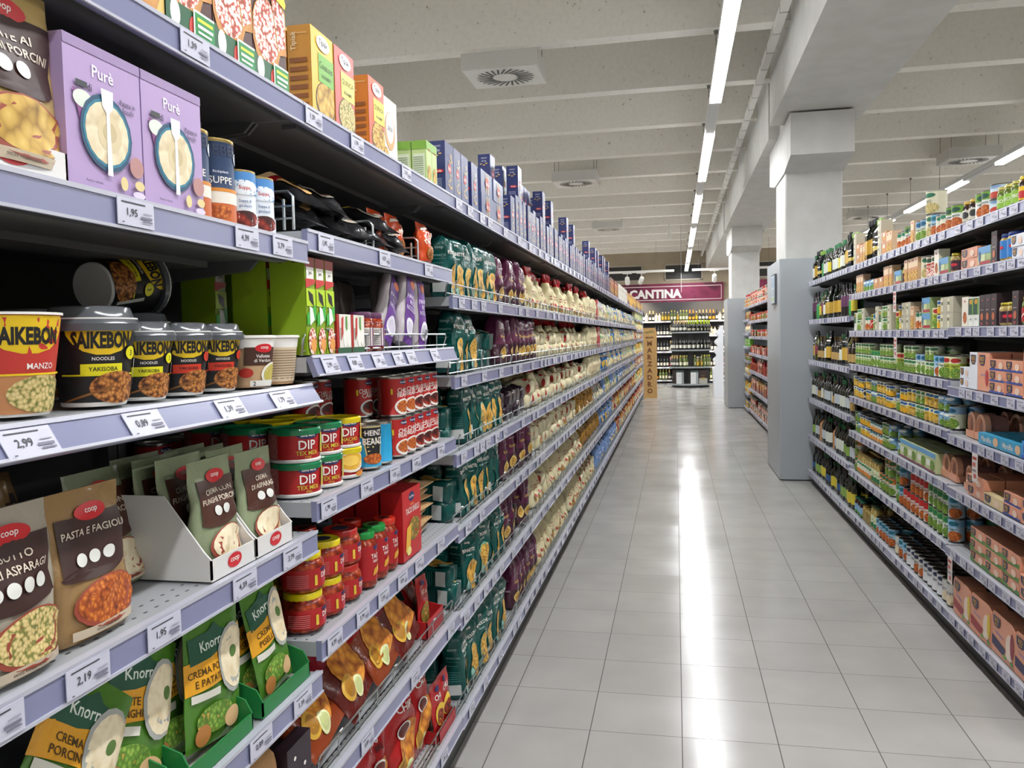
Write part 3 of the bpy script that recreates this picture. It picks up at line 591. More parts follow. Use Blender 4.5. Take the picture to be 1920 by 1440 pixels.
# level 2 asian packs
bag('nblack', 'noodle_packet', 'shiny black instant noodle packet', .13, .045, .17, PR_PILLOW, lambda th, t: '#1d1c1e:film', [('e', 0, .5, .3, .25, '#b8b0a0'), ('e', 0, .5, .22, .18, 'noodles'), ('r', -.4, .4, .78, .84, '#b8a030')], n=2.0, amp=.004, group='instant noodle packets')
bag('nred', 'noodle_packet', 'red and black instant noodle packet', .13, .045, .17, PR_PILLOW, lambda th, t: '#b0202a:film' if t > .5 else '#1d1c1e:film', [('e', 0, .4, .3, .22, '#e0b070'), ('r', -.4, .4, .7, .78, '#e8c090')], n=2.0, amp=.004, group='instant noodle packets')
bag('norange', 'noodle_packet', 'orange instant noodle packet standing upright', .11, .045, .135, PR_PILLOW, lambda th, t: '#cf4a1c:film' if .1 < t else '#2a1512:film', [('e', .05, .3, .3, .16, 'noodles'), ('t', 'noodle', 0, .66, .16, '#f0d8c0', .8, .4), ('p', [(-.4, .8), (.4, .9), (.3, .95), (-.3, .88)], '#f0e0d0')], n=2.0, amp=.003, group='instant noodle packets')
# level 3
carton('greentall', 'noodle_box', 'tall lime green noodle box', .042, .075, .195, '#8aa81c', [('r', -.5, .5, .9, 1, '#8a2418'), ('r', -.4, .4, .78, .9, WH), ('t', 'Jesi', 0, .84, .05, BK, .7), ('p', [(-.5, .68), (.5, .74), (.5, .78), (-.5, .78)], '#c8302a'), ('r', -.5, .5, .5, .68, '#b8d820'), ('p', [(-.3, .66), (.2, .62), (.3, .5), (.1, .52), (-.2, .56)], BK), ('p', [(-.5, .3), (.5, .36), (.5, .52), (-.5, .42)], '#3fb040'), ('p', [(-.2, .3), (.3, .36), (.1, .48), (-.2, .5)], '#f0f0ea'), ('e', 0, .14, .42, .14, 'pizza'), ('e', .1, .1, .3, .07, '#e8a050')], [('r', -.5, .5, 0, 1, '#86a41a'), ('e', -.2, .95, .06, .01, '#2c3a08'), ('e', .2, .95, .06, .01, '#2c3a08')], group='lime green noodle boxes')
carton('coconut', 'coconut_milk_carton', 'small red and white coconut carton', .075, .04, .085, '#b8302a', [('r', -.36, .5, 0, 1, '#e8e4d8'), ('r', -.5, .5, 0, .14, '#2a5a3a'), ('p', [(-.2, .9), (-.05, .95), (-.1, .5), (-.25, .3)], '#c8302a'), ('e', .05, .4, .16, .25, '#f6f3ea'), ('e', .3, .4, .14, .22, '#f6f3ea'), ('r', .1, .2, .6, .95, '#5a9a3a'), ('t', 'COCO', -.3, .5, .1, '#2a3a1c', .3, PI/2)], group='coconut milk cartons', cat='carton')
jar('purplejar', 'small curry paste jar with purple lid', .034, .095, 'redjar', '#5a2a52', '#6a2a6c', [('r', -.3, .5, .14, .6, '#d8d2c8'), ('r', .1, .5, .14, .6, '#6a2a6c'), ('e', .35, .45, .08, .05, '#e07a3a')]+[('r', -.28, .05, .18+.05*i, .2+.05*i, '#8a8488') for i in range(8)], v1=.6)
RN = [('r', -.32, .32, .0, .94, '#6a3a92'), ('e', 0, .84, .16, .06, '#e0703a'), ('t', 'PANDER', 0, .66, .06, '#e6daf0', .56), ('t', 'RICE', 0, .58, .06, '#e6daf0', .4), ('t', 'NOODLES', 0, .5, .06, '#e6daf0', .56), ('e', 0, .24, .24, .14, '#e9e6ee'), ('e', 0, .24, .16, .09, '#cfc9da')]
bag('ricen', 'rice_noodle_bag', 'clear and purple rice noodle bag', .1, .04, .205, PR_STAND, lambda th, t: '#b9b0b4:film', RN, amp=.002, n=2.4, group='rice noodle bags')
bag('ricenb', 'rice_noodle_bag', 'plain translucent rice noodle bag', .09, .05, .19, PR_STAND, lambda th, t: '#6d625a:film', [], amp=.002, n=2.4, nvar=1, group='rice noodle bags')
# level 4
def chilican(key, look, w1, w2, pic): can(key, look, .0365, .108, '#c02420', [('e', .18, .86, .2, .06, '#2a2f5c'), ('t', 'Santa Maria', .18, .86, .045, WH, .34), ('t', w1, .12, .66, .11, WH, .66), ('t', w2, .16, .55, .11, WH, .6), ('e', .15, .25, .34, .2, '#e6e2da'), ('e', .15, .26, .27, .15, pic), ('r', -.3, -.24, .56, .7, '#f0cf20'), ('r', -1.2, -.62, .05, .95, 'print')], rim='#a8a8a4:metal', group='red chili tins')
chilican('chili1', 'red tin of chili con carne', 'CHILI CON', 'CARNE', 'chili'); chilican('chili2', 'red tin of chili beans', 'CHILI', 'BEANS', 'beans')
can('heinz', 'turquoise tin of baked beans', .038, .108, '#1e9ac8', [('p', [(-.36, .97), (.36, .97), (.36, .86), (.4, .82), (.3, .7), (.22, .3), (-.22, .3), (-.3, .7), (-.4, .82), (-.36, .86)], '#d8c47a'), ('p', [(-.33, .95), (.33, .95), (.33, .86), (.37, .82), (.27, .7), (.19, .33), (-.19, .33), (-.27, .7), (-.37, .82), (-.33, .86)], '#18181a'), ('t', 'HEINZ', 0, .83, .12, WH, .5), ('t', 'BEANZ', 0, .64, .15, WH, .62), ('e', 0, .24, .3, .12, 'beans')], a0=-.62, group='turquoise bean tins')
def dip(key, look, lidc, w='TEX MEX', pic='#b8cc5a', cheese=False):
    H, r = .066, .051; mb = MB(); mb.lathe([(r, 0), (r+.001, .002), (r+.001, .005), (r-.002, .007), (r, H-.004), (r, H)], '#b01c1e', 28, mats=['#dcdcd8', '#dcdcd8', '#dcdcd8', '#b01c1e', '#b01c1e'])
    fr = [('e', .02, .84, .2, .11, '#232a5a'), ('t', 'Santa Maria', .02, .84, .08, WH, .34), ('t', 'DIP', 0, .55, .28, WH, .36), ('t', w, 0, .3, .13, '#c9b83a', .44), ('t', 'STYLE', 0, .17, .06, '#c9b83a', .2), ('p', [(.3, .3), (.34, .9), (.5, .84), (.48, .2)], '#e8c23a'), ('e', .42, .6, .1, .28, pic), ('r', -1.1, -.52, .1, .9, 'print')]
    if cheese: fr = [('e', .05, .55, .36, .36, '#e9e4d8'), ('e', .05, .57, .31, .29, '#e8b23a'), ('e', .02, .6, .2, .18, '#f2c95c'), ('e', .3, .12, .2, .1, '#d98a2b')]
    mb.decals(cylS(lambda v: r, -.62), 2*r*1.2, H, fr); m3 = MB(); m3.lathe([(r+.002, -.010), (r+.003, 0), (r+.001, .003), (r-.003, .0035), (r-.005, .001), (0, .001)], lidc+':gloss', 28)
    proto(key, 'dip_tub', 'tub', look, 'round dip tubs', mb.mesh('dip_tub'), [('lid', m3.mesh('lid'), (0, 0, H))], 2*r+.006, 2*r+.006, H+.004)
dip('dipG', 'red dip tub with green lid', '#1c7a4c'); dip('dipY', 'red dip tub with yellow lid', '#d9c41c', 'NACHO', '#e8c23a'); dip('dipC', 'cheese dip tub with yellow lid', '#d9c41c', cheese=True)
# level 5
FJ = [('e', .28, .56, .12, .045, '#232a5a'), ('t', 'DIP', .28, .42, .13, WH, .26), ('t', 'SALSA', .28, .3, .05, '#e86a9a', .24), ('r', .02, .08, .2, .46, '#d8b83a')]+[('r', -.5, -.1, .18+.05*i, .2+.05*i, '#d07070') for i in range(7)]
jar('dipjarY', 'dip jar with yellow lid', .046, .082, 'redjar', '#dcc812:gloss', '#b01c1e', FJ, lidk='#2a2a38', v0=.14, v1=.62); jar('dipjarR', 'dip jar with red lid', .046, .082, 'redjar', '#b52420:gloss', '#b01c1e', FJ, lidk='#2a2a38', v0=.14, v1=.62)
TJ = [('e', .25, .72, .16, .04, '#232a5a'), ('t', 'TACO', .22, .57, .085, WH, .42), ('t', 'SAUCE', .22, .48, .05, WH, .3), ('p', [(.05, .22), (.5, .3), (.42, .42), (.1, .34)], '#d9a23a'), ('r', -1.1, -.5, .16, .76, 'print')]
jar('tacoG', 'tall taco sauce jar with green lid', .0335, .135, 'redjar', '#1c8a3c:gloss', '#a8161e', TJ, lidk='#1c2420', v0=.14, v1=.76); jar('tacoR', 'tall taco sauce jar with red lid', .0335, .135, 'redjar', '#c8301c:gloss', '#a8161e', TJ, lidk='#501a14', v0=.14, v1=.76)
carton('tacobox', 'taco_shell_box', 'red taco shells box', .155, .06, .19, '#b41a1e', [('r', -.5, .5, 0, 1, '#bf1f22'), ('e', 0, .88, .16, .07, '#232a5a'), ('t', 'Santa Maria', 0, .88, .035, WH, .26), ('t', 'TACO SHELLS', .04, .69, .085, WH, .74), ('t', 'Tex Mex', 0, .77, .035, '#f0b060', .3), ('e', .1, .4, .32, .17, 'tacos'), ('p', [(-.4, .12), (-.15, .15), (-.05, .5), (-.3, .46)], '#e8b23a'), ('e', -.22, .12, .12, .06, '#e8dc80')], group='taco shell boxes')
bag('tortilla', 'tortilla_packet', 'flat tan tortilla packet', .2, .03, .2, PR_FLAT, lambda th, t: '#c8a274:film' if t < .22 or t > .82 else '#8a5a3a:film', [('r', -.4, .4, .3, .7, '#7a2018'), ('r', -.3, .3, .5, .64, '#2a2f5c')], n=2.0, amp=.003, group='stacked tortilla packets')
def chips(key, look, top, low, pic, extra, W=.23, H=.29): bag(key, 'snack_bag', look, W, .075, H, PR_PILLOW, lambda th, t: (top if t > .5 else low)+':film', [('e', .08, .34, .36, .24, pic), ('e', -.22, .22, .15, .11, '#d9a83a'), ('e', -.22, .22, .11, .08, '#a8741c'), ('e', -.02, .14, .12, .09, '#e6e8b0'), ('e', -.02, .14, .09, .065, '#c9d08a')]+list(extra), amp=.007, n=2.0, group='tortilla chip bags', nt=18)
chips('nacho', 'glossy dark red nacho chip bag', '#7a1420', '#5e1a14', 'chips', [('t', 'CHIPS', 0, .72, .09, '#c9a0a0', .6), ('e', 0, .86, .14, .045, '#232a5a')]); chips('nacho2', 'glossy red and amber nacho bag', '#a01e1c', '#8a3a18', 'chips', [('e', .1, .62, .28, .1, '#e8cfa8'), ('t', 'NACHO', 0, .8, .07, '#e8d0c0', .5)])
chips('tbbq', 'red BBQ tortilla chips bag', '#b01a20', '#a81c1c', 'chips', [('e', 0, .93, .16, .04, '#232a5a'), ('t', 'TORTILLA', 0, .83, .075, WH, .8), ('t', 'CHIPS', 0, .74, .075, WH, .56), ('t', 'BBQ', .12, .66, .05, BK, .3), ('e', -.05, .52, .2, .07, '#e0dad4'), ('e', -.05, .52, .17, .055, '#5a1c14')]); chips('tchili', 'red chili tortilla chips bag', '#b01a20', '#a81c1c', 'chips', [('e', 0, .93, .16, .04, '#232a5a'), ('t', 'TORTILLA', 0, .83, .075, WH, .8), ('t', 'CHILI', .0, .74, .075, WH, .5), ('e', -.05, .52, .2, .07, '#e0dad4'), ('e', -.05, .52, .17, .055, '#5a1c14')], W=.18)
bag('chilikit', 'seasoning_sachet', 'small red chili seasoning sachet', .11, .02, .165, PR_FLAT, lambda th, t: '#a8181c:film', [('e', 0, .86, .16, .05, '#232a5a'), ('t', 'CHILI', 0, .72, .1, WH, .7), ('e', 0, .38, .36, .2, '#e8c23a'), ('e', 0, .33, .28, .14, 'chili'), ('r', .2, .34, .06, .16, '#e8e0c0')], n=2.0, amp=.002, nvar=2, group='seasoning sachets', cat='sachet'); bag('fajita', 'seasoning_sachet', 'small red fajita seasoning sachet', .1, .02, .16, PR_FLAT, lambda th, t: '#a8181c:film', [('e', 0, .86, .16, .05, '#232a5a'), ('t', 'FAJITA', 0, .68, .1, '#f0d0b8', .8), ('e', 0, .3, .36, .22, 'tacos')], n=2.0, amp=.002, nvar=1, group='seasoning sachets', cat='sachet')
# pasta bags
TEAL = ['#0a4d48:film', '#0b4f4b:film']
def pastabag(key, look, word, pic, W=.10, D=.075, H=.215):
    sd = ('L', [('t', 'coop', 0, .80, .05, '#9ac0b8', .6), ('t', word, 0, .68, .032, '#7fb0a8', .8), ('r', -.3, .3, .62, .625, '#5f9a92'), ('r', -.3, .2, .55, .556, '#5f9a92')]+[('r', -.32, .3, .3+.035*i, .307+.035*i, '#4f8a84') for i in range(5)]+[('r', -.32, .32, .08, .24, '#c4c8c4')])
    fr = [('t', 'coop', -.18, .86, .045, WH, .4), ('t', word, -.08, .73, .06, WH, .76), ('t', 'di semola', -.1, .65, .03, '#b8d8d0', .6), ('e', .10, .3, .44, .27, '#5f9a88'), ('e', .11, .3, .42, .26, pic), ('e', -.22, .14, .16, .12, '#0d5c55'), ('e', -.22, .14, .11, .08, '#8fc0b4')]
    bag(key, 'pasta_bag', look, W, D, H, PR_STAND, lambda th, t: TEAL[0], fr, amp=.0045, nvar=4, group='teal pasta bags', side=sd, n=4.6)
pastabag('teal1', 'teal penne pasta bag', 'PENNETTE', 'penne'); pastabag('teal2', 'teal fusilli pasta bag', 'TROFIE', 'pasta'); pastabag('teal3', 'teal rigatoni pasta bag', 'RIGATI', 'penne'); pastabag('teal4', 'large teal gnocchi pasta bag', 'GNOCCHI', 'pasta', .12, .085, .23)
bag('purp', 'pasta_bag', 'dark purple pasta bag', .10, .07, .225, PR_STAND, lambda th, t: '#5a2642:film' if t > .4 else '#43202f:film', [('t', 'Rummo', .02, .56, .06, '#c9a050', .6), ('e', 0, .24, .3, .12, '#d8c078'), ('e', 0, .24, .24, .09, 'pasta'), ('r', -.3, .3, .7, .72, '#a08090')], amp=.004, group='purple pasta bags', n=4, side=('L', [('t', 'LAB', 0, .6, .05, '#a890a0', .5), ('r', -.3, .3, .36, .4, '#8a7484')]))
bag('purp2', 'pasta_bag', 'folded dark plum pasta bag', .11, .07, .20, PR_STAND, lambda th, t: '#2e1c28:film', [('r', -.3, .3, .3, .5, '#c4c4c8'), ('e', .2, .7, .2, .1, '#a0404a')], amp=.006, group='purple pasta bags')
CR = '#d8cda6:paper'
bag('creamR', 'pasta_bag', 'cream paper bag with red top', .10, .075, .24, PR_TUFT, lambda th, t: '#a81c24:film' if t > .76 else CR, [('r', -.3, .3, .42, .44, '#a03a2c'), ('t', 'MANCINI', 0, .36, .04, '#a03a2c', .6), ('e', .1, .12, .2, .09, 'fusilli'), ('e', -.2, .2, .08, .05, '#b52a2a')], amp=.008, group='cream paper pasta bags', nt=18)
bag('cream', 'pasta_bag', 'plain cream paper pasta bag', .10, .07, .20, PR_STAND, lambda th, t: CR, [('t', 'PASTA', 0, .5, .05, '#a84a3a', .5), ('r', -.3, .3, .4, .41, '#a84a3a'), ('e', 0, .2, .2, .1, 'fusilli')], amp=.004, group='cream paper pasta bags')
bag('creamB', 'pasta_bag', 'cream bag with red printed base', .09, .075, .2, PR_TUFT, lambda th, t: '#dbd2b0:paper', [('e', -.2, .2, .12, .07, '#b02428'), ('e', .2, .3, .1, .06, '#b02428'), ('t', 'GRANO', 0, .55, .05, '#a83a2c', .6), ('r', -.4, .4, .08, .1, '#b02428')], amp=.006, group='cream paper pasta bags', side=('L', [('e', 0, .1, .3, .06, '#b02428')]))
bag('fusbag', 'pasta_bag', 'clear bag of golden fusilli', .12, .08, .2, PR_PILLOW, lambda th, t: 'fusilli' if .12 < t < .88 else '#a08850:film', [], amp=.004, group='clear pasta bags')
bag('bluebag', 'pasta_bag', 'bright blue pasta bag', .10, .07, .2, PR_STAND, lambda th, t: '#1e6ab0:film', [('e', 0, .35, .3, .2, '#e0b83a'), ('r', -.5, .5, .75, .8, '#e0c83a')], amp=.004, group='blue pasta bags'); bag('skybag', 'flour_bag', 'pale blue flour bag', .10, .07, .19, PR_STAND, lambda th, t: '#7d9cd0:film', [('r', -.3, .3, .5, .6, '#c9d4ea'), ('e', 0, .25, .2, .1, '#d8c080')], amp=.005, group='pale blue bags')
bag('whitebag', 'pasta_bag', 'clear and white pasta bag', .1, .07, .2, PR_TUFT, lambda th, t: '#bfc0bd:film', [('e', 0, .4, .32, .25, 'crisp'), ('r', -.2, .3, .6, .7, '#c03a3a')], amp=.006, group='clear pasta bags'); bag('palebag', 'pasta_bag', 'pale yellow and green pasta bag', .1, .07, .19, PR_TUFT, lambda th, t: 'crisp' if t < .6 else '#b8c490:film', [('r', -.3, .3, .5, .62, '#5a8a4a')], amp=.006, group='clear pasta bags')
bag('yelbag', 'pasta_bag', 'bright yellow pasta bag', .09, .06, .2, PR_STAND, lambda th, t: '#e0a820:film', [('e', 0, .4, .3, .2, '#f0dc8a')], amp=.004, group='yellow bags'); bag('redflat', 'crispbread_bag', 'red and tan striped packet', .04, .1, .2, PR_STAND, lambda th, t: '#a02a26:film' if math.sin(th*3+t*9) > -.2 else '#d8a878:film', [], amp=.005, group='red striped packets')
carton('redbox', 'pasta_box', 'bright red pasta box', .07, .06, .2, '#b81c30', [('r', -.3, .3, .6, .8, '#e0c8b8')], group='assorted boxes')
carton('greenbox', 'cracker_box', 'bright green cracker box', .09, .06, .14, '#6ab83a', [('e', 0, .4, .3, .2, '#e8e4c0'), ('r', -.3, .3, .7, .85, WH)], group='assorted boxes'); carton('beigebox', 'cracker_box', 'beige cracker box', .12, .06, .14, '#cfc49a', [('e', 0, .4, .3, .25, 'crisp'), ('r', -.3, .3, .75, .85, '#7a8a3a')], group='assorted boxes')
# right: tins and jars (right side faces are seen)
def rcan(key, look, Rr, H, lab, up=None, pic=None, badge=None, word=None, wc='#2a3a2a', a0=.65, **kw):
    fr = []
    if up: fr.append(('r', -.9, .9, .66, .96, up))
    if badge: fr += [('e', 0, .8, .28, .1, badge)]
    if pic: fr += [('e', .05, .26, .38, .22, pic)]
    if word: fr += [('t', word, 0, .55, .12, wc, .7)]
    can(key, look, Rr, H, lab, fr, a0=a0, rim='#8f8d86:metal', top='#6e6c66:metal', **kw)
rcan('c_garlic', 'large beige garlic tin', .05, .12, '#d8d2b4', None, 'risotto', '#1c6a4a', 'BIO'); rcan('c_legumi', 'white and green legume mix tin', .0365, .11, '#e4e6e0', '#6a9a2a', 'beans', '#1c4a3a', 'Legumix'); rcan('c_green', 'pale green peas tin', .0365, .075, '#c9d8a0', '#e0e8d0', 'veg', '#3a7a4a', 'Piselli'); rcan('c_bean', 'white tin of green beans', .0365, .11, '#dfe6cc', '#8ab0d0', 'veg', '#1c5a7a', 'Fagiolini')
rcan('c_lime', 'bright lime green beans tin', .0365, .11, '#b0bc3a', '#dfe3b0', 'veg', '#b02a2a', 'Fagioli'); rcan('c_corn', 'white and yellow sweetcorn tin', .034, .07, '#e6d98a', '#e4e6e8', '#e0a820', '#2a5a9a', 'Mais'); rcan('c_corn2', 'yellow sweetcorn tin', .0365, .075, '#e0b83a', '#f0e8c0', 'potato', '#2a6aa0', 'BIO'); rcan('c_blue', 'sky blue vegetable tin', .0365, .075, '#8fb8d0', '#5a98c8', 'veg', '#e6ece6', 'Bon')
rcan('c_red', 'red and white bean tin', .036, .11, '#dcdad2', '#b8201e', 'beans', '#c42a28', 'Borlotti', '#b8201e'); rcan('c_orange', 'orange and white vegetable tin', .0365, .11, '#e0e0d0', '#d9813a', 'veg', '#2a6a3a', 'Misto'); rcan('c_white', 'white tin of cannellini beans', .0365, .11, '#d9dadb', '#c3c7cc', None, '#232c48', 'Beans', '#232c48'); rcan('c_white2', 'white and navy tin of chickpeas', .0365, .11, '#dcdcd8', None, 'cream', None, 'CATO & CO', '#232c48'); rcan('c_brown', 'white and brown lentil tin', .0365, .11, '#d8d4cc', None, 'beans', '#232c48', 'LENT')
rcan('c_blue2', 'pale blue bean tin', .0365, .11, '#a8cbe0', '#7ab4d8', 'beans', '#1c6a7a', 'Fagioli'); rcan('c_gw', 'green and white bean tin', .0365, .11, '#dfe8da', '#5a9a4a', 'veg', '#2a7a4a', 'Bon'); rcan('c_crab', 'pale blue crab tin', .045, .06, '#cfdfe8', None, '#b8402a', '#7a9ac0', None); rcan('c_oat', 'cream tin with mixed beans picture', .034, .095, '#e0dcc8', None, 'beans', '#2a7a5a', None); rcan('c_redw', 'red and cream tomato tin', .0365, .11, '#c23a2c', '#e6dccb', 'pizza', '#2a4a2a', 'Pomodori', '#f0e8d8')
rcan('c_small', 'small white and orange bean tin', .03, .062, '#dfe0d4', None, '#d9923a', '#3a7a8a')
def rj(key, look, Rr, H, c, lid, lab=None, fr=(), **kw): jar(key, look, Rr, H, c, lid, lab, fr, a0=.65, **kw)
rj('j_olive', 'olive jar with gold lid', .036, .1, 'darkjar', '#b89a4a:metal', '#c9c2b0', [('e', 0, .4, .25, .15, '#2a2a2a')]); rj('j_pick', 'green pickle jar with gold lid', .032, .095, 'greenjar', '#b0a860:metal', '#8ab53a', [('t', 'BIO', 0, .4, .15, WH, .6)]); rj('j_yel', 'brown jar with yellow and red label', .034, .1, 'darkjar', '#c9a83a:metal', '#e0b81c', [('e', 0, .32, .3, .14, '#b8202a')]); rj('j_asp', 'tall pale asparagus jar', .032, .15, 'jarveg', '#c9b070:metal', '#dfe0cc', [('r', -.5, .5, .12, .25, '#d9813a'), ('r', -.3, .3, .45, .55, '#3a8a5a')], v1=.6)
rj('j_aspg', 'tall asparagus jar with green label', .034, .16, 'jarveg', '#5a6a4a:metal', '#d8e0b8', [('r', -.5, .5, .12, .3, '#2a7a4a'), ('t', 'Asparagi', 0, .42, .06, '#2a5a3a', .7)], v1=.6); rj('j_redlab', 'red labelled pickle jar', .035, .105, 'greenjar', '#c9b83a:metal', '#b01c20', [('p', [(-.4, .2), (.3, .6), (.4, .6), (-.3, .2)], WH)]); rj('j_redlid', 'wide clear jar with red lid', .05, .13, 'jarveg', '#b0202a:gloss'); rj('j_plum', 'jar with dark plum label', .034, .09, 'jarveg', '#a89a3a:metal', '#3a1a28', [('e', 0, .4, .2, .08, '#d0303a')])
rj('j_red', 'jar of red tomato sauce', .038, .13, 'redjar', '#c8c0b0:metal', '#e2dccb', [('e', 0, .4, .3, .15, '#b8281e')]); rj('j_redbig', 'large jar of red sauce', .045, .15, 'redjar', '#a81c18:gloss', '#b83224', [('r', -.3, .3, .3, .5, '#e8dcc0')]); rj('j_dark', 'dark berry jar with blue label', .038, .12, 'darkjar', '#1c5a4a:gloss', '#8ab4d8', [('r', -.5, .5, .12, .25, '#5a9a4a')]); rj('j_beige', 'round pale bean jar with gold lid', .038, .11, 'jarveg', '#b89a4a:metal', None); rj('j_bluelab', 'jar with bright blue label', .034, .11, 'jarveg', '#2c4a9a:gloss', '#2f7ac0', [('e', -.1, .5, .15, .06, '#c8202a')], v1=.75)
carton('grissini', 'breadstick_box', 'orange breadstick box', .062, .05, .125, '#c98a5c', [('r', -.5, .5, .6, 1, '#e0c4a0'), ('e', 0, .26, .5, .26, 'pasta'), ('e', 0, .9, .2, .05, '#b03028')], [('r', -.5, .5, .0, 1, '#d8b490')], left=False, group='breadstick boxes'); carton('orangebox', 'cracker_box', 'square orange cracker pack', .12, .07, .07, '#c08a62', [('e', 0, .5, .35, .35, 'crust'), ('r', -.15, .15, .6, .9, WH)], left=False, group='assorted boxes')
carton('duopack', 'multipack_box', 'blue and green twin tin pack', .14, .075, .08, '#9fb47a', [('r', -.5, .5, .62, 1, '#5f9ac8'), ('r', -.5, .1, .1, .6, '#c9d4a0'), ('r', -.4, .5, .08, .25, '#a82038'), ('e', -.35, .5, .1, .3, '#2a5a7a')], left=False, group='twin tin packs'); carton('vegcarton', 'multipack_box', 'green and blue vegetable carton', .16, .075, .1, '#c2cf9c', [('r', -.5, .5, .75, 1, '#6aa4d0'), ('e', .2, .35, .25, .28, 'veg'), ('r', -.4, 0, .3, .6, '#e4e8d8'), ('r', -.5, .5, 0, .1, '#8a3a5a')], left=False, group='vegetable cartons')
carton('beigecan', 'paper_pack', 'grey beige paper pack of legumes', .09, .07, .075, '#b8b29c', [('r', -.4, .0, .1, .9, '#d8d4b8'), ('r', -.35, -.05, .5, .7, '#6a7050')], left=False, group='legume packs'); carton('darkbox', 'spice_box', 'dark brown upright box', .06, .05, .13, '#33242a', [('t', 'coop', 0, .82, .05, '#e07060', .5), ('e', 0, .3, .25, .12, '#b8603a'), ('e', 0, .08, .12, .04, '#c8404a'), ('r', -.3, .3, .5, .52, '#b0a0a0')], left=False, group='dark brown boxes')
carton('legbox', 'legume_box', 'white and green legume box', .06, .05, .125, '#dfe2d8', [('r', -.5, .5, .4, .96, '#1f4a3c'), ('e', 0, .84, .3, .09, '#d0902a'), ('r', .3, .5, .4, .96, '#7ab03a'), ('t', 'Legumi', 0, .25, .07, '#2a3a2a', .8)], left=False, group='legume boxes'); carton('nutbox', 'legume_box', 'cream box with bean picture', .075, .05, .13, '#e8e2d2', [('e', 0, .3, .3, .2, 'beans'), ('e', 0, .85, .1, .04, '#b03a3a')], left=False, group='legume boxes')
# tuna
SAL = '#dd9a7c'
def shield(cu, cv, w, h): return [('p', [(cu-w, cv+h), (cu+w, cv+h), (cu+w*.95, cv-h*.4), (cu+w*.5, cv-h), (cu-w*.5, cv-h), (cu-w*.95, cv-h*.4)], '#262a52'), ('t', 'RIO', cu, cv+h*.28, h*.85, '#e8b02a', w*1.7), ('t', 'mare', cu, cv-h*.5, h*.35, '#e8b02a', w)]
def tunabox(key, look, W, D, H, base=SAL, extra=(), sh=(-.28, .55, .17, .34), pic=True):
    carton(key, 'tuna_box', look, W, D, H, base, list(extra)+shield(*sh)+([('e', .2, .45, .14, .3, '#e8c9b4')] if pic else []), shield(0, .55, .3, .3) if H > .05 else (), left=False, group='tuna boxes')
tunabox('t_low', 'low salmon pink tuna multipack', .20, .08, .045); tunabox('t_cream', 'low cream tuna multipack', .20, .08, .045, '#ddc898'); tunabox('t_low2', 'blue printed low tuna multipack', .16, .08, .045, SAL, [('r', -.5, .5, 0, .18, '#2c4a9a')]); tunabox('t_green', 'salmon and green tuna multipack', .17, .08, .05, SAL, [('p', [(-.5, 0), (.5, 0), (.5, .35), (-.1, .12), (-.5, .45)], '#4f8a3a')], (-.3, .58, .15, .3)); tunabox('t_white', 'white tuna multipack', .12, .08, .045, '#dde0e6')
tunabox('t_tall', 'tall salmon pink tuna multipack', .13, .08, .16, SAL, [('e', .3, .35, .14, .22, '#b83a3a'), ('t', 'INSALATE', .02, .42, .06, '#8a8ac0', .5)], (-.1, .8, .24, .14), False); tunabox('t_tallw', 'tall white tuna multipack', .09, .08, .16, '#dde0e6', (), (0, .8, .34, .13), False)
def roundtop(key, look, base, band, bandc2):
    W, D, H = .232, .07, .172; mb = MB(); n = 10; pts = [(-W/2, 0), (W/2, 0), (W/2, H*.72)]
    for i in range(n+1): a = PI*.5*i/n; pts.append((W/2*.62+W/2*.38*math.cos(a), H*.72+H*.28*math.sin(a)))
    for i in range(n+1): a = PI*.5*i/n; pts.append((-W/2*.72-W/2*.28*math.sin(a), H*.8+H*.2*math.cos(a)))
    mb.prismX([(a, b_) for a, b_ in pts], -D/2, D/2, base)
    mb.decals(flatS(D), W, H, [('p', [(-.48, .18), (.05, .1), (.12, .3), (-.48, .42)], band), ('t', 'Insalatissime', -.16, .52, .07, '#7a80c8', .56, -.1), ('e', .3, .42, .17, .3, '#ecd6c6'), ('e', .4, .5, .08, .3, bandc2), ('e', .24, .2, .1, .07, '#e8dccc'), ('e', .4, .1, .07, .05, '#4a8a3a'), ('e', .1, .12, .08, .05, '#7aa04a')]+shield(-.26, .78, .16, .12))
    proto(key, 'tuna_salad_box', 'box', look, 'salmon pink tuna salad boxes', mb.mesh(key, True, .5), (), W, D, H)
roundtop('ts_red', 'rounded tuna salad box with red flash', SAL, '#9a1c28', '#e0c23a'); roundtop('ts_blue', 'rounded tuna salad box with navy flash', SAL, '#2a2450', '#8a2a38'); roundtop('ts_or', 'rounded tuna salad box with orange flash', SAL, '#c84a28', '#c8702a')
def tintray(key, look):
    mb = MB(); r = .05; mb.box(-.10, .04, -.056, .056, 0, .03, '#d89a7a', top='#c98a6c')
    mb.lathe([(r, -.06), (r, .008), (r+.006, .010), (r+.006, .034), (r-.009, .037), (r-.012, .026), (0, .026)], '#c98468', 24, cx=0, cy=.058, axis='x', mats=['#8a625a', '#dca588:gloss', '#dca588:gloss', '#dca588:gloss', '#dca588:gloss', '#a07868'])
    proto(key, 'tuna_bowl_pack', 'pack', look, 'round tuna bowl packs', mb.mesh(key), (), .112, .13, .115)
tintray('bowl', 'copper rimmed round tuna bowl pack')
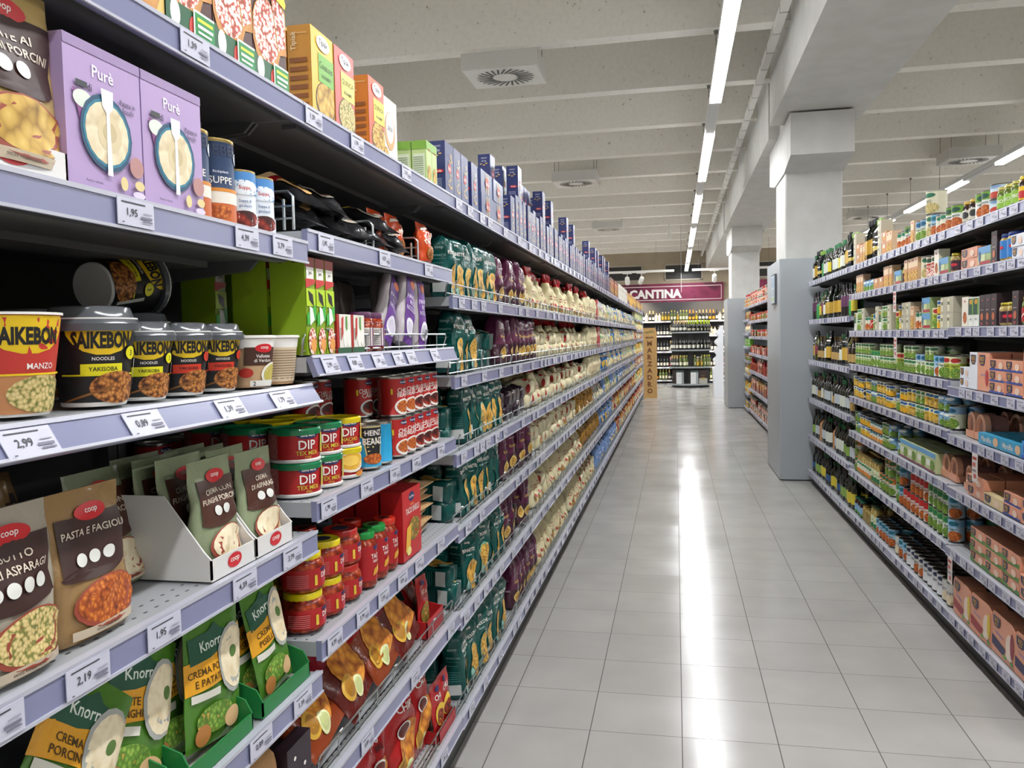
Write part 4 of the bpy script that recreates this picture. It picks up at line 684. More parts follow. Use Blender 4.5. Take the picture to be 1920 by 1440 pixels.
carton('mareblu', 'tuna_box', 'sky blue tuna box with white lettering', .22, .08, .045, '#3a9ac0', [('t', 'MareBlu', -.1, .5, .5, WH, .5), ('e', .35, .5, .12, .4, '#d8b08a')], [('t', 'MareBlu', 0, .5, .4, WH, .8)], left=False, group='blue tuna boxes'); carton('mareblu2', 'tuna_box', 'bright blue tuna box with black lettering', .2, .09, .065, '#4a90d0', [('t', 'Mareblu', -.05, .55, .5, '#101830', .7), ('r', -.5, .5, .0, .2, '#2a50b0')], left=False, group='blue tuna boxes')
# bottles
def ob(key, look, *a, **k): bottle(key, look, *a, name='oil_bottle', group='oil bottles', **k)
DKG = '#12160c:glass'
ob('o_black', 'tall dark square oil bottle', .033, .27, DKG, '#c9a23a', '#1a1a1a', (.15, .5), True); ob('o_green', 'dark oil bottle with white label', .031, .24, DKG, '#d8dccf', '#1f6a3a', (.15, .5)); ob('o_yel', 'dark oil bottle with yellow label', .034, .23, '#1c2008:glass', '#d9c63a', '#1f5a2a', (.15, .5)); ob('o_gold', 'dark oil bottle with tan label', .036, .22, '#1a1208:glass', '#b8985a', '#5a4520', (.15, .42)); ob('o_white', 'dark oil bottle with pale label', .034, .24, DKG, '#c0c8ce', '#1c1a18', (.16, .48)); ob('o_lime', 'dark oil bottle with lime label', .034, .25, '#0f130a:glass', '#86a84e', '#3a2418', (.14, .42)); ob('o_tin', 'tall green oil tin', .04, .2, '#2a8a44', '#2f9a4a', '#1f6a3a', (.1, .6), True); ob('o_plum', 'slim dark bottle with plum and blue label', .024, .25, '#150a12:glass', '#5a2a50', '#1a1216', (.3, .62)); ob('o_blue', 'dark bottle with blue and yellow label', .03, .23, DKG, '#2f5a8a', '#1c1c1c', (.18, .4)); ob('o_clear', 'amber green oil bottle', .034, .25, '#4a4a10:glass', '#8a3a4a', '#2a2a1a', (.25, .55)); ob('o_tan', 'tall bottle wrapped in tan paper', .032, .22, '#b58258:paper', '#c08c60:paper', '#1c1a18', (.02, .6)); ob('o_lid', 'dark square bottle with lime green cap', .034, .25, '#10161c:glass', '#c9b24a', '#7aa83a', (.2, .3), True)
def wb(key, look, *a, **k): bottle(key, look, *a, name='wine_bottle', group='wine bottles', **k)
wb('w_blk', 'black wine bottle with white label', .038, .31, '#0c0d0c:glass', '#dcd8cc', '#16161a', (.15, .42)); wb('w_champ', 'dark sparkling wine bottle with gold foil', .043, .31, '#10140c:glass', '#d0ccc0', '#c2a468', (.15, .38), capl=.3, sh=.5); wb('w_orange', 'sparkling bottle with orange label and foil', .043, .31, '#141808:glass', '#e8941c', '#e08a1c', (.12, .36), capl=.32, sh=.5); wb('w_white', 'pale green white wine bottle', .037, .31, '#5c6a2c:glass', '#e0dcc0', '#d4c84a', (.15, .42)); wb('w_green', 'green bottle with white and green label', .038, .31, '#4a9a3a:glass', '#dfe6d4', '#2f9a3a', (.2, .5)); wb('w_yel', 'amber bottle with yellow label', .037, .27, '#6a5a14:glass', '#c9a82f', '#d8d0b0', (.15, .5)); wb('w_rose', 'bottle with pink foil and label', .04, .30, '#1a1214:glass', '#b03a50', '#c88a90', (.14, .34), capl=.28, sh=.5); wb('w_lime', 'sparkling bottle with bright lime foil', .043, .31, '#12160c:glass', '#b0a890', '#a4b81c', (.12, .3), capl=.34, sh=.5); wb('w_spirit', 'square orange labelled spirit bottle', .04, .24, '#d8d2c0:glass', '#e4d9bc', '#b8a070', (.1, .7), True); wb('w_purple', 'dark bottle with violet label', .036, .28, '#14101c:glass', '#7a62b0', '#2a2430', (.2, .55))

# ================================================================== SHELVING
TAGM = []
def tagmesh(i, detail=True):
    mb = MB(); mb.box(0, .0012, -.037, .037, -.0175, .0175, 'tag')
    if detail:
        pr = ('1,39', '1,79', '2,19', '1,95', '4,39', '3,79', '2,99', '0,89')[i % 8]
        mb.decals(flatS(.0024), .074, .035, [('r', -.4, .25, .33, .38, 'ink'), ('t', pr, -.12, -.02, .34, 'ink', .36), ('r', .18, .42, .02, .06, '#9a9aa8'), ('r', .1, .42, -.18, -.08, '#77778a'), ('r', .14, .42, -.3, -.24, '#77778a'), ('r', -.42, -.36, -.42, -.38, 'ink')], .0003)
    return mb.mesh('price_tag', False)
for i in range(8): TAGM.append(tagmesh(i))
TAGP = tagmesh(0, False)
TALLM = MB().box(0, .0015, -.03, .03, -.12, 0, '#dcd4cf').decals(flatS(.003), .06, .12, [('r', -.4, .4, -.2, -.1, '#b03a34'), ('r', -.35, .2, -.45, -.3, '#c86a60'), ('r', -.35, .35, -.62, -.55, '#88808a'), ('r', -.1, .35, -.85, -.7, '#c05a50')]).mesh('promo_tag', False)
_SM = {}
def shelfmesh(L, depth, low):
    k = ('s', L, depth, low)
    if k not in _SM:
        mb = MB(); mb.box(-depth, -.012, .002, L-.002, -.03, 0, 'shelfgrey', top='deck', bottom='shadegrey')
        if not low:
            mb.box(-depth*.62, -depth*.42, .03, L-.03, -.042, -.03, 'shadegrey'); mb.box(-.06, -.03, .03, L-.03, -.038, -.03, 'shadegrey')
            for y in (.004, L-.012): mb.prismY([(-depth, -.03), (-.10, -.03), (-.12, -.05), (-depth, -.085)], y, y+.008, 'shadegrey')
        _SM[k] = mb.mesh('shelf', False)
    return _SM[k]
def railmesh(L):
    k = ('r', L)
    if k not in _SM:
        mb = MB(); mb.box(-.012, 0, .001, L-.001, -.038, .003, 'rail', top='railtop'); mb.box(-.001, .002, .001, L-.001, -.002, .004, 'railtop'); mb.box(-.001, .003, .001, L-.001, -.040, -.036, 'railtop')
        _SM[k] = mb.mesh('price_rail', False)
    return _SM[k]
def fencemesh(L, h=.045, loops=True):
    k = ('f', L, h)
    if k not in _SM:
        mb = MB(); mb.tube([(-.03, .02, .004), (-.022, .012, h-.008), (-.022, .02, h), (-.022, L-.02, h), (-.022, L-.012, h-.008), (-.03, L-.02, .004)], .0025, 'wire', 5)
        mb.tube([(-.022, .012, .012), (-.022, L-.012, .012)], .002, 'wire', 5)
        n = int(L/.11)
        for i in range(1, n):
            y = i*L/n; mb.tube([(-.022, y, .0), (-.022, y, h)], .0018, 'wire', 4)
            if i % 3 == 1: mb.tube([(-.02, y-.008, h+.001), (-.016, y-.008, h+.012), (-.016, y+.008, h+.012), (-.02, y+.008, h+.001)], .0022, 'wire', 4)
        _SM[k] = mb.mesh('wire_fence')
    return _SM[k]
LV = ['top shelf', 'second shelf down', 'third shelf down', 'fourth shelf down', 'fifth shelf down', 'sixth shelf down', 'seventh shelf down']
def lvname(i, n): return 'bottom shelf' if i == n-1 else LV[i]
def bay(sd, X, y0, L, levels, name, depth=.47, top=1.93, fences=(), tilt={}, tags={}, kick=.065, detail=True, autotag=True, density=5, lowdepth=None):
    rz = 0 if sd == 'L' else PI; yr = y0 if sd == 'L' else y0+L
    r = empty('shelving_bay', (X, yr, 0), rz)
    tag(r, 'grey metal shelving, ' + name, 'shelving bay', 'shelving bays along the aisle')
    mb = MB(); mb.box(-depth-.02, -depth, 0, L, 0, top, 'anthracite'); link('back_panel', mb.mesh('back_panel', False), r)
    mb = MB(); mb.box(-kick-.015, -kick, 0, L, 0, levels[-1]-.03, 'anthracite'); link('kick_plate', mb.mesh('kick', False), r)
    for yy in (0, L-.03):
        mb = MB(); mb.box(-depth, -depth+.03, yy+.002, yy+.028, 0, top, 'shadegrey'); link('upright', mb.mesh('upright', False), r)
    for i, z in enumerate(levels):
        sh = link('shelf', shelfmesh(L, depth, i == len(levels)-1), r, (0, 0, z-.004))
        rl = link('price_rail', railmesh(L), sh, (0, 0, .0)); tl = tilt.get(i, 0); rl.rotation_euler = (0, -tl, 0)
        if i in fences: link('wire_fence', fencemesh(L), sh, (0, 0, 0))
        ys = tags.get(i)
        if ys is None:
            ys = []; q = y0+R.uniform(.04, .12)
            while q < y0+L-.05: ys.append(q); q += R.uniform(.085, 1.9*L/density-.085 if L/density > .1 else .12)
        for j, q in enumerate(ys):
            ly = q-y0 if sd == 'L' else y0+L-q
            t = link('price_tag', TAGM[(i*3+j) % 8] if detail else TAGP, sh, (.0035+math.sin(tl)*.018, ly, -.0175)); t.rotation_euler = (0, -tl, 0)
    return r
LB = 1.045
LVL0 = [1.918, 1.651, 1.375, 1.083, .799, .54, .205]
LVL1 = [1.918, 1.676, 1.429, 1.14, .858, .564, .212]
LVL2 = [1.918, 1.595, 1.335, 1.08, .831, .54, .205]
LVLE = [1.918, 1.74, 1.55, 1.36, 1.09, .85, .54, .205]
bay('L', XL, .44, LB, LVL0, 'nearest left bay with cups and pouches', tilt={2: .55}, tags={0: [1.12], 1: [.965, 1.25, 1.375], 2: [.755, .952, 1.164, 1.337], 3: [.70, .836, .985, 1.20, 1.37], 4: [.75, .9, 1.06, 1.232, 1.39], 5: [1.1, 1.3], 6: [1.2]})
bay('L', XL, .44+LB, LB, LVL1, 'second left bay with tins and chips', fences=(2, 5, 6), tilt={2: .35}, tags={0: [1.526, 1.75, 2.09], 1: [1.564, 1.906, 2.268], 2: [1.553, 1.685, 1.83, 1.97, 2.073, 2.29], 3: [1.535, 1.744, 1.935, 2.108, 2.347], 4: [1.543, 1.697, 1.83, 1.97, 2.11, 2.32], 5: [1.7, 2.05, 2.407], 6: [2.0, 2.3]})
NLB = 17
BAYL = ['nearest left bay', 'second left bay'] + [NUM[i]+' left bay' for i in range(2, NLB)]
for i in range(2, NLB):
    lv = LVLE if i >= 14 else LVL2
    bay('L', XL, .44+LB*i, LB, lv, BAYL[i]+' along the aisle', fences=tuple(range(1, len(lv))) if i < 14 else (), detail=i < 4, density=4.6 if i < 5 else 6)
mb = MB(); mb.box(XL-.50, XL+.0, .44+LB*NLB, .44+LB*NLB+.03, 0, 2.0, 'panelgrey'); tag(link('end_panel', mb.mesh('end_panel', False)), 'grey end panel closing the far end of the left shelves', 'panel')
RB = 1.05
RL0 = [1.915, 1.713, 1.462, 1.19, .967, .723, .439, .134]; RL1 = [1.915, 1.713, 1.453, 1.215, .98, .73, .445, .134]
OIL = [1.916, 1.561, 1.185, .827, .47, .130]
bay('R', XR, 3.05, RB, RL0, 'nearest right bay with tuna', kick=.045, density=8)
bay('R', XR, 4.10, 1.10, RL1, 'second right bay with vegetable tins', kick=.045, density=8)
bay('R', XR, 5.20, 1.10, RL1, 'third right bay with vegetable tins', kick=.045, density=9)
bay('R', XR, 6.30, .94, OIL, 'fourth right bay with oil bottles', kick=.045, density=9, detail=False)
bay('R', XR, 7.24, .94, OIL, 'fifth right bay with oil bottles beside pillar', kick=.045, density=9, detail=False)
R2L = [1.92, 1.65, 1.385, 1.10, .80, .475, .11]; R2E = [1.92, 1.69, 1.44, 1.20, .94, .68, .35, .07]
for i in range(6):
    e = i == 5; bay('R', XR2, 9.36+i*1.12 if not e else 14.96, 1.12 if not e else 1.15, R2E if e else R2L, NUM[i]+' bay past the nearer pillar', kick=.04, detail=False, density=9)
# loose hanging promo tags
for x, y, z, rz, lb in ((XR-.006, 5.0, 1.41, PI, 'small hanging promo card under the third shelf of the second right bay'), (XR-.006, 5.02, 1.675, PI, 'small hanging promo card below the second shelf of the second right bay'), (XR-.006, 3.72, .925, PI, 'white promo card hanging by the tuna, nearest right bay'), (XR-.006, 4.02, .40, PI, 'white promo card hanging low beside the tuna salad boxes')):
    o = link('promo_card', TALLM); o.location = (x, y, z); o.rotation_euler = (0, 0, rz); tag(o, lb, 'sign', 'hanging promo cards')

# ================================================================== STOCKING
def put(key, y, z, label, xo=.0, rz=0, tilt=0, roll=0, sd='L', X=None, pre='', scale=1, dz=0, group=None):
    p = PROTOS[key]; X = X if X is not None else (XL if sd == 'L' else XR)
    x = X-.018-xo-p.D/2 if sd == 'L' else X+.018+xo+p.D/2
    return place(p, x, y, z+dz+.0005, rz if sd == 'L' else PI+rz, tilt, roll, label, scale=scale, group=group)
ST = {1: [''], 2: ['lower', 'upper'], 3: ['lowest', 'middle', 'topmost'], 4: ['lowest', 'low', 'high', 'topmost']}
RW = ['', 'rear', 'third-row', 'fourth-row']
def fill(sd, X, y0, y1, z, seq, where, rows=1, inset=.02, gap=.004, jit=.004, clear=9, parts=True, rowmode=None):
    for rw in range(rows):
        y = y0+.006; i = 0; n = 0
        flat = []
        for e in seq: flat += [e]*(e[1] if len(e) > 1 else 1)
        while True:
            e = flat[i % len(flat)] if y < 7.6 or sd == 'R' and y < 9.3 else R.choice(flat); i += 1
            p = PROTOS[e[0]]; st = e[2] if len(e) > 2 else 1; mode = e[3] if len(e) > 3 else ''
            if rowmode and rw < len(rowmode) and rowmode[rw]: mode = rowmode[rw]
            if y+p.W+gap > y1: break
            if mode == 'back' and rw == 0: y += p.W*.9+gap; continue
            st = max(1, min(st, int((clear-.02)/(p.D if 'lie' in mode else p.H))))
            for k in range(st):
                yc = y+p.W/2+R.uniform(0, 1)*min(gap, .002)
                sg = -1 if sd == 'L' else 1
                if 'lie' in mode:
                    x = X+sg*(inset+.012+R.uniform(0, .02)+rw*.2); zz = z+p.D*(.5+k*.86)+.002
                    place(p, x, yc, zz, (0 if sd == 'L' else PI)+R.uniform(-.08, .08), -PI/2+.05, where=where, pre=' '.join(q for q in (ST[st][k], RW[rw]) if q), parts=parts)
                else:
                    d = p.D/2; lean = 0
                    if 'lean' in mode: lean = -.22-R.uniform(0, .1)
                    x = X+sg*(inset+d+R.uniform(0, jit)+rw*(p.D+.006) + (.0 if not lean else .0)+(.2 if mode == 'deep' else 0))
                    if rowmode and rw > 0: x = X+sg*(inset+d+.215+(rw-1)*.08)
                    rzz = (0 if sd == 'L' else PI)+(R.uniform(-.05, .05) if p.cat not in ('box',) else R.uniform(-.015, .015))
                    if p.cat in ('can', 'bottle', 'jar'): rzz += R.uniform(-.35, .35)
                    bg = p.cat == 'bag'
                    place(p, x, yc, z+.001+k*(p.H+.0008), rzz+(R.uniform(-.25, .25) if bg else 0), lean+(R.uniform(-.07, .02) if bg else 0), R.uniform(-.07, .07) if bg else 0, where=where, pre=' '.join(q for q in (ST[st][k], RW[rw]) if q), parts=parts, scale=R.uniform(.93, 1.04) if bg and st == 1 else 1.0)
            y += p.W+gap*(1 if 'gap' not in mode else R.choice((1, 6, 9))); n += 1
# ---- nearest left bay -----------------------------------------------------
put('yellowmix', 1.043, 1.918, 'yellow pizza base box left of the tall pizza boxes')
for y, t in ((1.143, 'first'), (1.270, 'second'), (1.396, 'third')): put('pizza', y, 1.918, 'tall pizza dough box on the top shelf, %s from the left' % t)
put('p_patate', .795, 1.651, 'golden pouch of potatoes and mushrooms standing in a white tray', xo=-.002, tilt=-.02, dz=.004, scale=1.08)
def tray(y0, y1, x0, x1, z, h, hb, c, label, logo=False, ins='#b8b0a0', cut=0, inner=None):
    r = empty('display_tray', (x1, (y0+y1)/2, z)); tag(r, label, 'display tray', 'shelf ready display trays'); L = y1-y0; D = x1-x0
    mb = MB(); t = .003; mb.box(-D, 0, -L/2, L/2, 0, t, c, top=ins)
    mb.box(-t, 0, -L/2, L/2, t, h, c)
    for sy in (-1, 1): a, b_ = (sy*L/2-(t if sy > 0 else 0)), (sy*L/2+(t if sy < 0 else 0)); mb.prismY([(-D, t), (0, t), (0, h+(0 if not cut else .0)), (-.012, h+cut), (-D*.45, hb), (-D, hb)], a, b_, c)
    mb.box(-D, -D+t, -L/2, L/2, t, hb, c)
    link('tray_body', mb.mesh('tray', False), r)
    if logo:
        m2 = MB(); S = lambda u, v, e: (e, u, v); 
        class F:
            flat = True
            def __call__(s, u, v, e): return (e, u, v)
        m2.decals(F(), L, h, [('e', 0, .55, .16 if L > .1 else .2, .36, '#c8262e'), ('t', 'coop', 0, .55, .28, WH, .22)]); link('logo', m2.mesh('logo', False), r)
    return r
tray(.70, .866, XL-.20, XL-.014, 1.651, .036, .10, '#e2e0dc', 'white cardboard tray holding the golden potato pouch', True)
put('pure', .943, 1.651, 'left one of the two lilac potato mash boxes'); put('pure', 1.089, 1.651, 'right one of the two lilac potato mash boxes')
put('suppe', 1.203, 1.651, 'tall navy soup tin touching the lilac box', xo=.02); put('suppe', 1.281, 1.651, 'tall navy soup tin, right one of the pair', xo=.02)
put('suppe2', 1.353, 1.651, 'blue and white soup tin, left one of the pair', xo=.02); put('suppe2', 1.421, 1.651, 'blue and white soup tin beside the wire divider', xo=.02)
put('cup0', .835, 1.375, 'red and yellow noodle cup without lid at the picture edge', xo=.008)
for k, y, lb in (('cupY', .979, 'largest looking black noodle cup with yellow band'), ('cupY', 1.098, 'second black noodle cup with yellow band'), ('cupR', 1.217, 'black noodle cup with red band, left one of two'), ('cupR', 1.336, 'black noodle cup with red band, right one of two')):
    put(k, y if y < 1 else .979+(y-.979)*.83, 1.375, lb, xo=.008, scale=.97 if y < 1 else .83)
put('sc1', 1.372, 1.375, 'tan and brown vegetable soup cup with white rim', xo=.004, scale=.95); put('sc2', 1.468, 1.375, 'tan soup cup with printed back, at the shelf end', xo=.004, scale=.95)
o = put('cupY', 1.22, 1.375, 'black noodle cup lying on its side on top of the rear cups', xo=.20); o.location = (-.97, 1.22, 1.556); o.rotation_euler = (-1.45, .0, -.10)
for i, y in enumerate((1.08, 1.2, 1.32)): put('cupR', y, 1.375, 'dark noodle cup in the rear row, %s from the left' % NUM[i], xo=.19)
put('redbox', .93, 1.375, 'dark red box at the back of the cup shelf', xo=.3)
put('p_risotto', .77, 1.083, 'silvery risotto pouch standing at the picture edge', xo=.004, scale=1.02); put('p_fagioli', .912, 1.083, 'tan pasta and beans pouch in front of folded brown pouches', xo=.012, tilt=-.04)
for i, y in enumerate((.86, .93, 1.0)): put('p_fagioli', y, 1.083, 'tan pouch in shadow, %s behind the front pasta pouch' % NUM[i], xo=.10+.06*i, tilt=-.3)
put('p_purple', .80, 1.083, 'purple pouch lying low behind the risotto pouch', xo=.09, tilt=-.5)
tray(1.134, 1.268, XL-.19, XL-.014, 1.083, .034, .135, '#dcdad6', 'white display tray of porcini cream pouches', True, cut=.012)
tray(1.274, 1.408, XL-.19, XL-.014, 1.083, .034, .135, '#dcdad6', 'white display tray of asparagus cream pouches', True, cut=.012)
put('p_porcini', 1.201, 1.083, 'green porcini cream pouch in front of its tray', xo=.006, tilt=-.05, dz=.004, scale=.98); put('p_asparagi', 1.341, 1.083, 'green asparagus cream pouch in front of its tray', xo=.006, tilt=-.05, dz=.004, scale=.98)
for i in range(3): put('p_porcini', 1.201, 1.083, 'green porcini pouch, %s one behind the front pouch' % NUM[i], xo=.055+.04*i, tilt=-.08, dz=.004); put('p_asparagi', 1.341, 1.083, 'green asparagus pouch, %s one behind the front pouch' % NUM[i], xo=.055+.04*i, tilt=-.08, dz=.004)
put('p_porcini', 1.09, 1.083, 'grey green pouch left of the white tray', xo=.11, tilt=-.2)
Z5 = .799
put('k1', .80, Z5, 'green porcini sachet lying slanted at the bottom left', xo=.02, roll=-.75, tilt=-.12, dz=.06); put('k2', .965, Z5, 'green potato sachet slanted left of the leek sachet', xo=.03, roll=-.42, tilt=-.1, dz=.035)
put('k3', 1.16, Z5, 'upright green leek and potato sachet leaning left', xo=.012, roll=-.15, tilt=-.08, dz=.014); put('k4', 1.375, Z5, 'green pea cream sachet at the shelf end', xo=.012, roll=.08, tilt=-.14, dz=.01, scale=1.0)
for i in range(5): put('k4', 1.345-.004*i, Z5, 'green pea sachet, %s one behind the front pea sachet' % NUM[i], xo=.040+.028*i, roll=.04, tilt=-.16, dz=.008)
for i in range(2): put('k3', 1.10-.02*i, Z5, 'green leek sachet, %s one behind the upright leek sachet' % NUM[i], xo=.045+.03*i, roll=-.12, tilt=-.12, dz=.014)
def gtray(y0, y1, lb):
    tray(y0, y1, XL-.20, XL-.012, Z5, .028, .075, '#1f7a3c', lb, ins='#c8c6c0', cut=.022)
gtray(.70, 1.015, 'green cardboard tray of slanted sachets at the picture edge'); gtray(1.05, 1.235, 'green cardboard tray of leek and potato sachets'); gtray(1.27, 1.455, 'green cardboard tray of pea cream sachets')
put('darkpack', 1.43, .54, 'dark packet with white marks on the sixth shelf', xo=.01); put('brownsack', 1.31, .54, 'tan paper bag left of the dark packet', xo=.01)
fill('L', XL, .9, 1.25, .54, [('brownsack', 3)], 'sixth shelf down, nearest left bay'); fill('L', XL, 1.1, 1.48, .205, [('nacho', 2)], 'bottom shelf, nearest left bay')
# ---- second left bay ------------------------------------------------------
put('tip1', 1.622, 1.918, 'tall orange couscous box beside the pizza boxes', xo=.0); o = put('tip1', 1.622, 1.918, 'orange couscous box in the rear row', xo=.056)
put('tip2', 1.738, 1.918, 'orange and red quinoa box right of the couscous'); put('tip3', 1.936, 1.918, 'orange quinoa gourmet box with yellow label', scale=.98); put('tip3', 1.936, 1.918, 'orange quinoa gourmet box in the rear row', xo=.056, scale=.98)
put('wheatbox', 2.062, 1.918, 'white box with ring mark beside the quinoa box', xo=.012, scale=.98)
for i, (y, xo) in enumerate(((2.37, 0), (2.37, .048), (2.425, 0), (2.425, .048))): put('greencarton', y, 1.918, 'small green cream carton, %s of the front four' % NUM[i], xo=xo)
put('bar1', 2.31, 1.918, 'navy pasta box behind the green cartons', xo=.17); put('bar1', 2.60, 1.918, 'navy pasta box right of the green cartons')
W2 = 'second shelf down, second left bay'
def divider(y, z, lb, X=XL, h=.075, d=.2):
    mb = MB(); mb.tube([(0, 0, .0), (0, 0, h-.01), (-.01, 0, h), (-d, 0, h), (-d, 0, 0)], .003, 'wire', 6); mb.tube([(0, 0, h*.62), (-d, 0, h*.62)], .0022, 'wire', 5); mb.tube([(0, 0, h*.3), (-d, 0, h*.3)], .0022, 'wire', 5); mb.tube([(-.02, 0, 0), (-.02, 0, h*.8)], .003, 'wire', 5)
    o = link('wire_divider', mb.mesh('wire_divider')); o.location = (X-.035, y, z+.001); tag(o, lb, 'wire divider', 'wire shelf dividers')
divider(1.50, 1.676, 'wire divider right of the soup tins'); divider(1.93, 1.676, 'wire divider among the black noodle packets'); divider(2.29, 1.676, 'wire divider left of the last orange packet')
def lay(key, y, z, lb, xo=.01, k=0, rz=0, tl=-PI/2+.42, fac=.8):
    p = PROTOS[key]; return place(p, XL-.018-xo, y, z+p.D*(.5+k*fac)+.002, rz, tl, label=lb)
for i, (k, y, q, rz) in enumerate((('nred', 1.60, 0, .1), ('nred', 1.60, 1, -.1), ('nblack', 1.75, 0, 0), ('nblack', 1.75, 1, .15), ('nblack', 1.86, 0, -.3), ('nblack', 2.02, 0, .1), ('nblack', 2.03, 1, -.2), ('nblack', 2.17, 0, .2))):
    lay(k, y, 1.676, '%s noodle packet lying flat, %s from the left' % ('red' if k == 'nred' else 'black', NUM[i]), k=q, rz=rz)
put('norange', 2.13, 1.676, 'orange noodle packet between two wire dividers', xo=.05, tilt=-.12); put('norange', 2.23, 1.676, 'orange noodle packet just left of the last divider', xo=.04, tilt=-.1); put('norange', 2.42, 1.676, 'orange noodle packet at the right end of the shelf', xo=.01, tilt=-.12)
put('nblack', 2.34, 1.676, 'black noodle packet behind the last orange packet', xo=.1, tilt=-.2)
Z = 1.429
for i, y in enumerate((1.524, 1.570, 1.616)): put('greentall', y+.003, Z, 'lime green noodle box, %s from the left in front' % NUM[i], xo=.0)
for i, (y, xo) in enumerate(((1.53, .085), (1.53, .20), (1.60, .2))): put('greentall', y, Z, 'lime green noodle box in the back, %s one' % NUM[i], xo=xo)
put('coconut', 1.692, Z, 'left small coconut milk carton', xo=0); put('coconut', 1.772, Z, 'right small coconut milk carton', xo=0); put('c_oat', 1.74, Z, 'small tin behind the coconut cartons', xo=.06)
put('purplejar', 1.862, Z, 'left curry paste jar with purple lid'); put('purplejar', 1.936, Z, 'right curry paste jar with purple lid')
put('ricen', 2.05, Z, 'rice noodle bag leaning over the jars', xo=.03, roll=-.5, dz=.02); put('ricen', 2.16, Z, 'rice noodle bag slumped to the left', xo=.01, roll=-.28, dz=.012)
put('ricen', 2.30, Z, 'upright purple rice noodle bag at the right', xo=.01); put('ricen', 2.22, Z, 'purple rice noodle bag in the second row', xo=.09)
for i, y in enumerate((1.80, 1.91, 2.02, 2.13)): put('ricenb', y, Z, 'translucent noodle bag in the shadow, %s from left' % NUM[i], xo=.16)
Z = 1.14
for i, (k, y, q) in enumerate((('dipG', 1.555, 0), ('dipG', 1.555, 1), ('dipG', 1.665, 0), ('dipG', 1.665, 1), ('dipC', 1.775, 0), ('dipY', 1.775, 1))):
    put(k, y, Z, '%s %s dip tub in front, %s stack' % ('upper' if q else 'lower', 'green lidded' if k == 'dipG' else 'yellow lidded', NUM[i//2]), xo=.004, dz=q*.0705)
for i, (k, y, x_) in enumerate((('dipG', 1.56, .115), ('dipY', 1.67, .115), ('dipY', 1.78, .115), ('dipG', 1.6, .225), ('dipY', 1.71, .225))):
    put(k, y, Z, 'lower rear dip tub, %s from the left' % NUM[i], xo=x_); put(k, y, Z, 'upper rear dip tub, %s from the left' % NUM[i], xo=x_, dz=.0705)
put('heinz', 1.893, Z, 'turquoise baked beans tin showing its label'); put('heinz', 1.973, Z, 'turquoise baked beans tin, right one', rz=1.6)
for i, (k, y) in enumerate((('chili2', 2.09), ('chili2', 2.165), ('chili1', 2.24), ('chili1', 2.315), ('chili1', 2.39))):
    for q in (0, 1): put(k, y, Z, '%s red chili tin, %s from the left in front' % ('upper' if q else 'lower', NUM[i]), dz=q*.109)
for i, y in enumerate((1.90, 1.98, 2.06, 2.14, 2.22)):
    for q in (0, 1): put('chili1', y, Z, '%s red chili tin in the rear row, %s from left' % ('upper' if q else 'lower', NUM[i]), dz=q*.109, xo=.085 if i > 1 else .165)
for i, y in enumerate((1.54, 1.62, 1.70, 1.78)): put('chili1', y, Z, 'dark red tin at the back of the dip shelf, %s from left' % NUM[i], xo=.34, dz=0)
Z = .858
for i, (k, y) in enumerate((('dipjarY', 1.548), ('dipjarY', 1.648), ('dipjarR', 1.748))):
    for q in (0, 1): put(k, y, Z, '%s dip jar in front, %s stack' % ('upper' if q else 'lower', NUM[i]), xo=.004, dz=q*.0825)
for i, y in enumerate((1.58, 1.68)): put('dipjarY' if not i else 'dipjarR', y, Z, 'rear dip jar under a coloured lid, %s from left' % NUM[i], xo=.11, dz=.0)
for i, (k, y, xo) in enumerate((('tacoG', 1.842, 0), ('tacoG', 1.918, 0), ('tacoR', 1.992, 0), ('tacoG', 1.80, .08), ('tacoG', 1.88, .08), ('tacoR', 1.955, .08), ('tacoR', 1.86, .16), ('tacoR', 1.78, .16), ('tacoR', 1.70, .2))): put(k, y, Z, 'taco sauce jar with %s lid, %s counted from the front' % ('green' if k == 'tacoG' else 'red', NUM[i]), xo=xo)
put('tacobox', 2.118, Z, 'red taco shells box facing the aisle', xo=.0)
for i in range(2): put('tacobox', 2.118, Z, 'red taco shells box, %s one behind the front box' % NUM[i], xo=.07+.07*i)
for i in range(7): 
    o = place('tortilla', XL-.05-R.uniform(0, .02), 2.34+R.uniform(-.01, .01), Z+.018+i*.022, R.uniform(-.15, .15), -PI/2, label='flat tortilla packet in the stack beside the taco box, %s from below' % NUM[i])
W6 = 'sixth shelf down, second left bay'
for i, (k, y, q, rl_, tl) in enumerate((('nacho2', 1.60, 0, .15, -.85), ('nacho', 1.79, 0, .2, -.75), ('nacho2', 1.97, 0, .12, -.7), ('nacho', 2.15, 0, .15, -.7))):
    put(k, y, .564, 'glossy nacho bag leaning on the sixth shelf, %s from left' % NUM[i], xo=-.02, roll=rl_, tilt=tl, scale=.92, dz=.035)
for i, y in enumerate((1.72, 1.92, 2.12)): put('nacho', y, .564, 'dark red nacho bag in the rear, %s from left' % NUM[i], xo=.14, tilt=-.45, roll=.1, scale=.95, dz=.02)
tray(2.27, 2.44, XL-.16, XL-.03, .564, .05, .06, '#b81c20', 'small open red box holding fajita sachets'); put('fajita', 2.33, .564, 'fajita seasoning sachet sticking up from the red box', xo=.03, roll=-.1, tilt=-.1, dz=.01); put('fajita', 2.39, .564, 'fajita seasoning sachet lying in the red box', xo=.06, roll=.2, tilt=-.3, dz=.01)
for i, (k, y) in enumerate((('tbbq', 1.66), ('tbbq', 1.89), ('tbbq', 2.11), ('tchili', 2.27))): put(k, y, .212, 'red tortilla chips bag on the bottom shelf, %s from left' % NUM[i], xo=.012, tilt=-.12, roll=-.06)
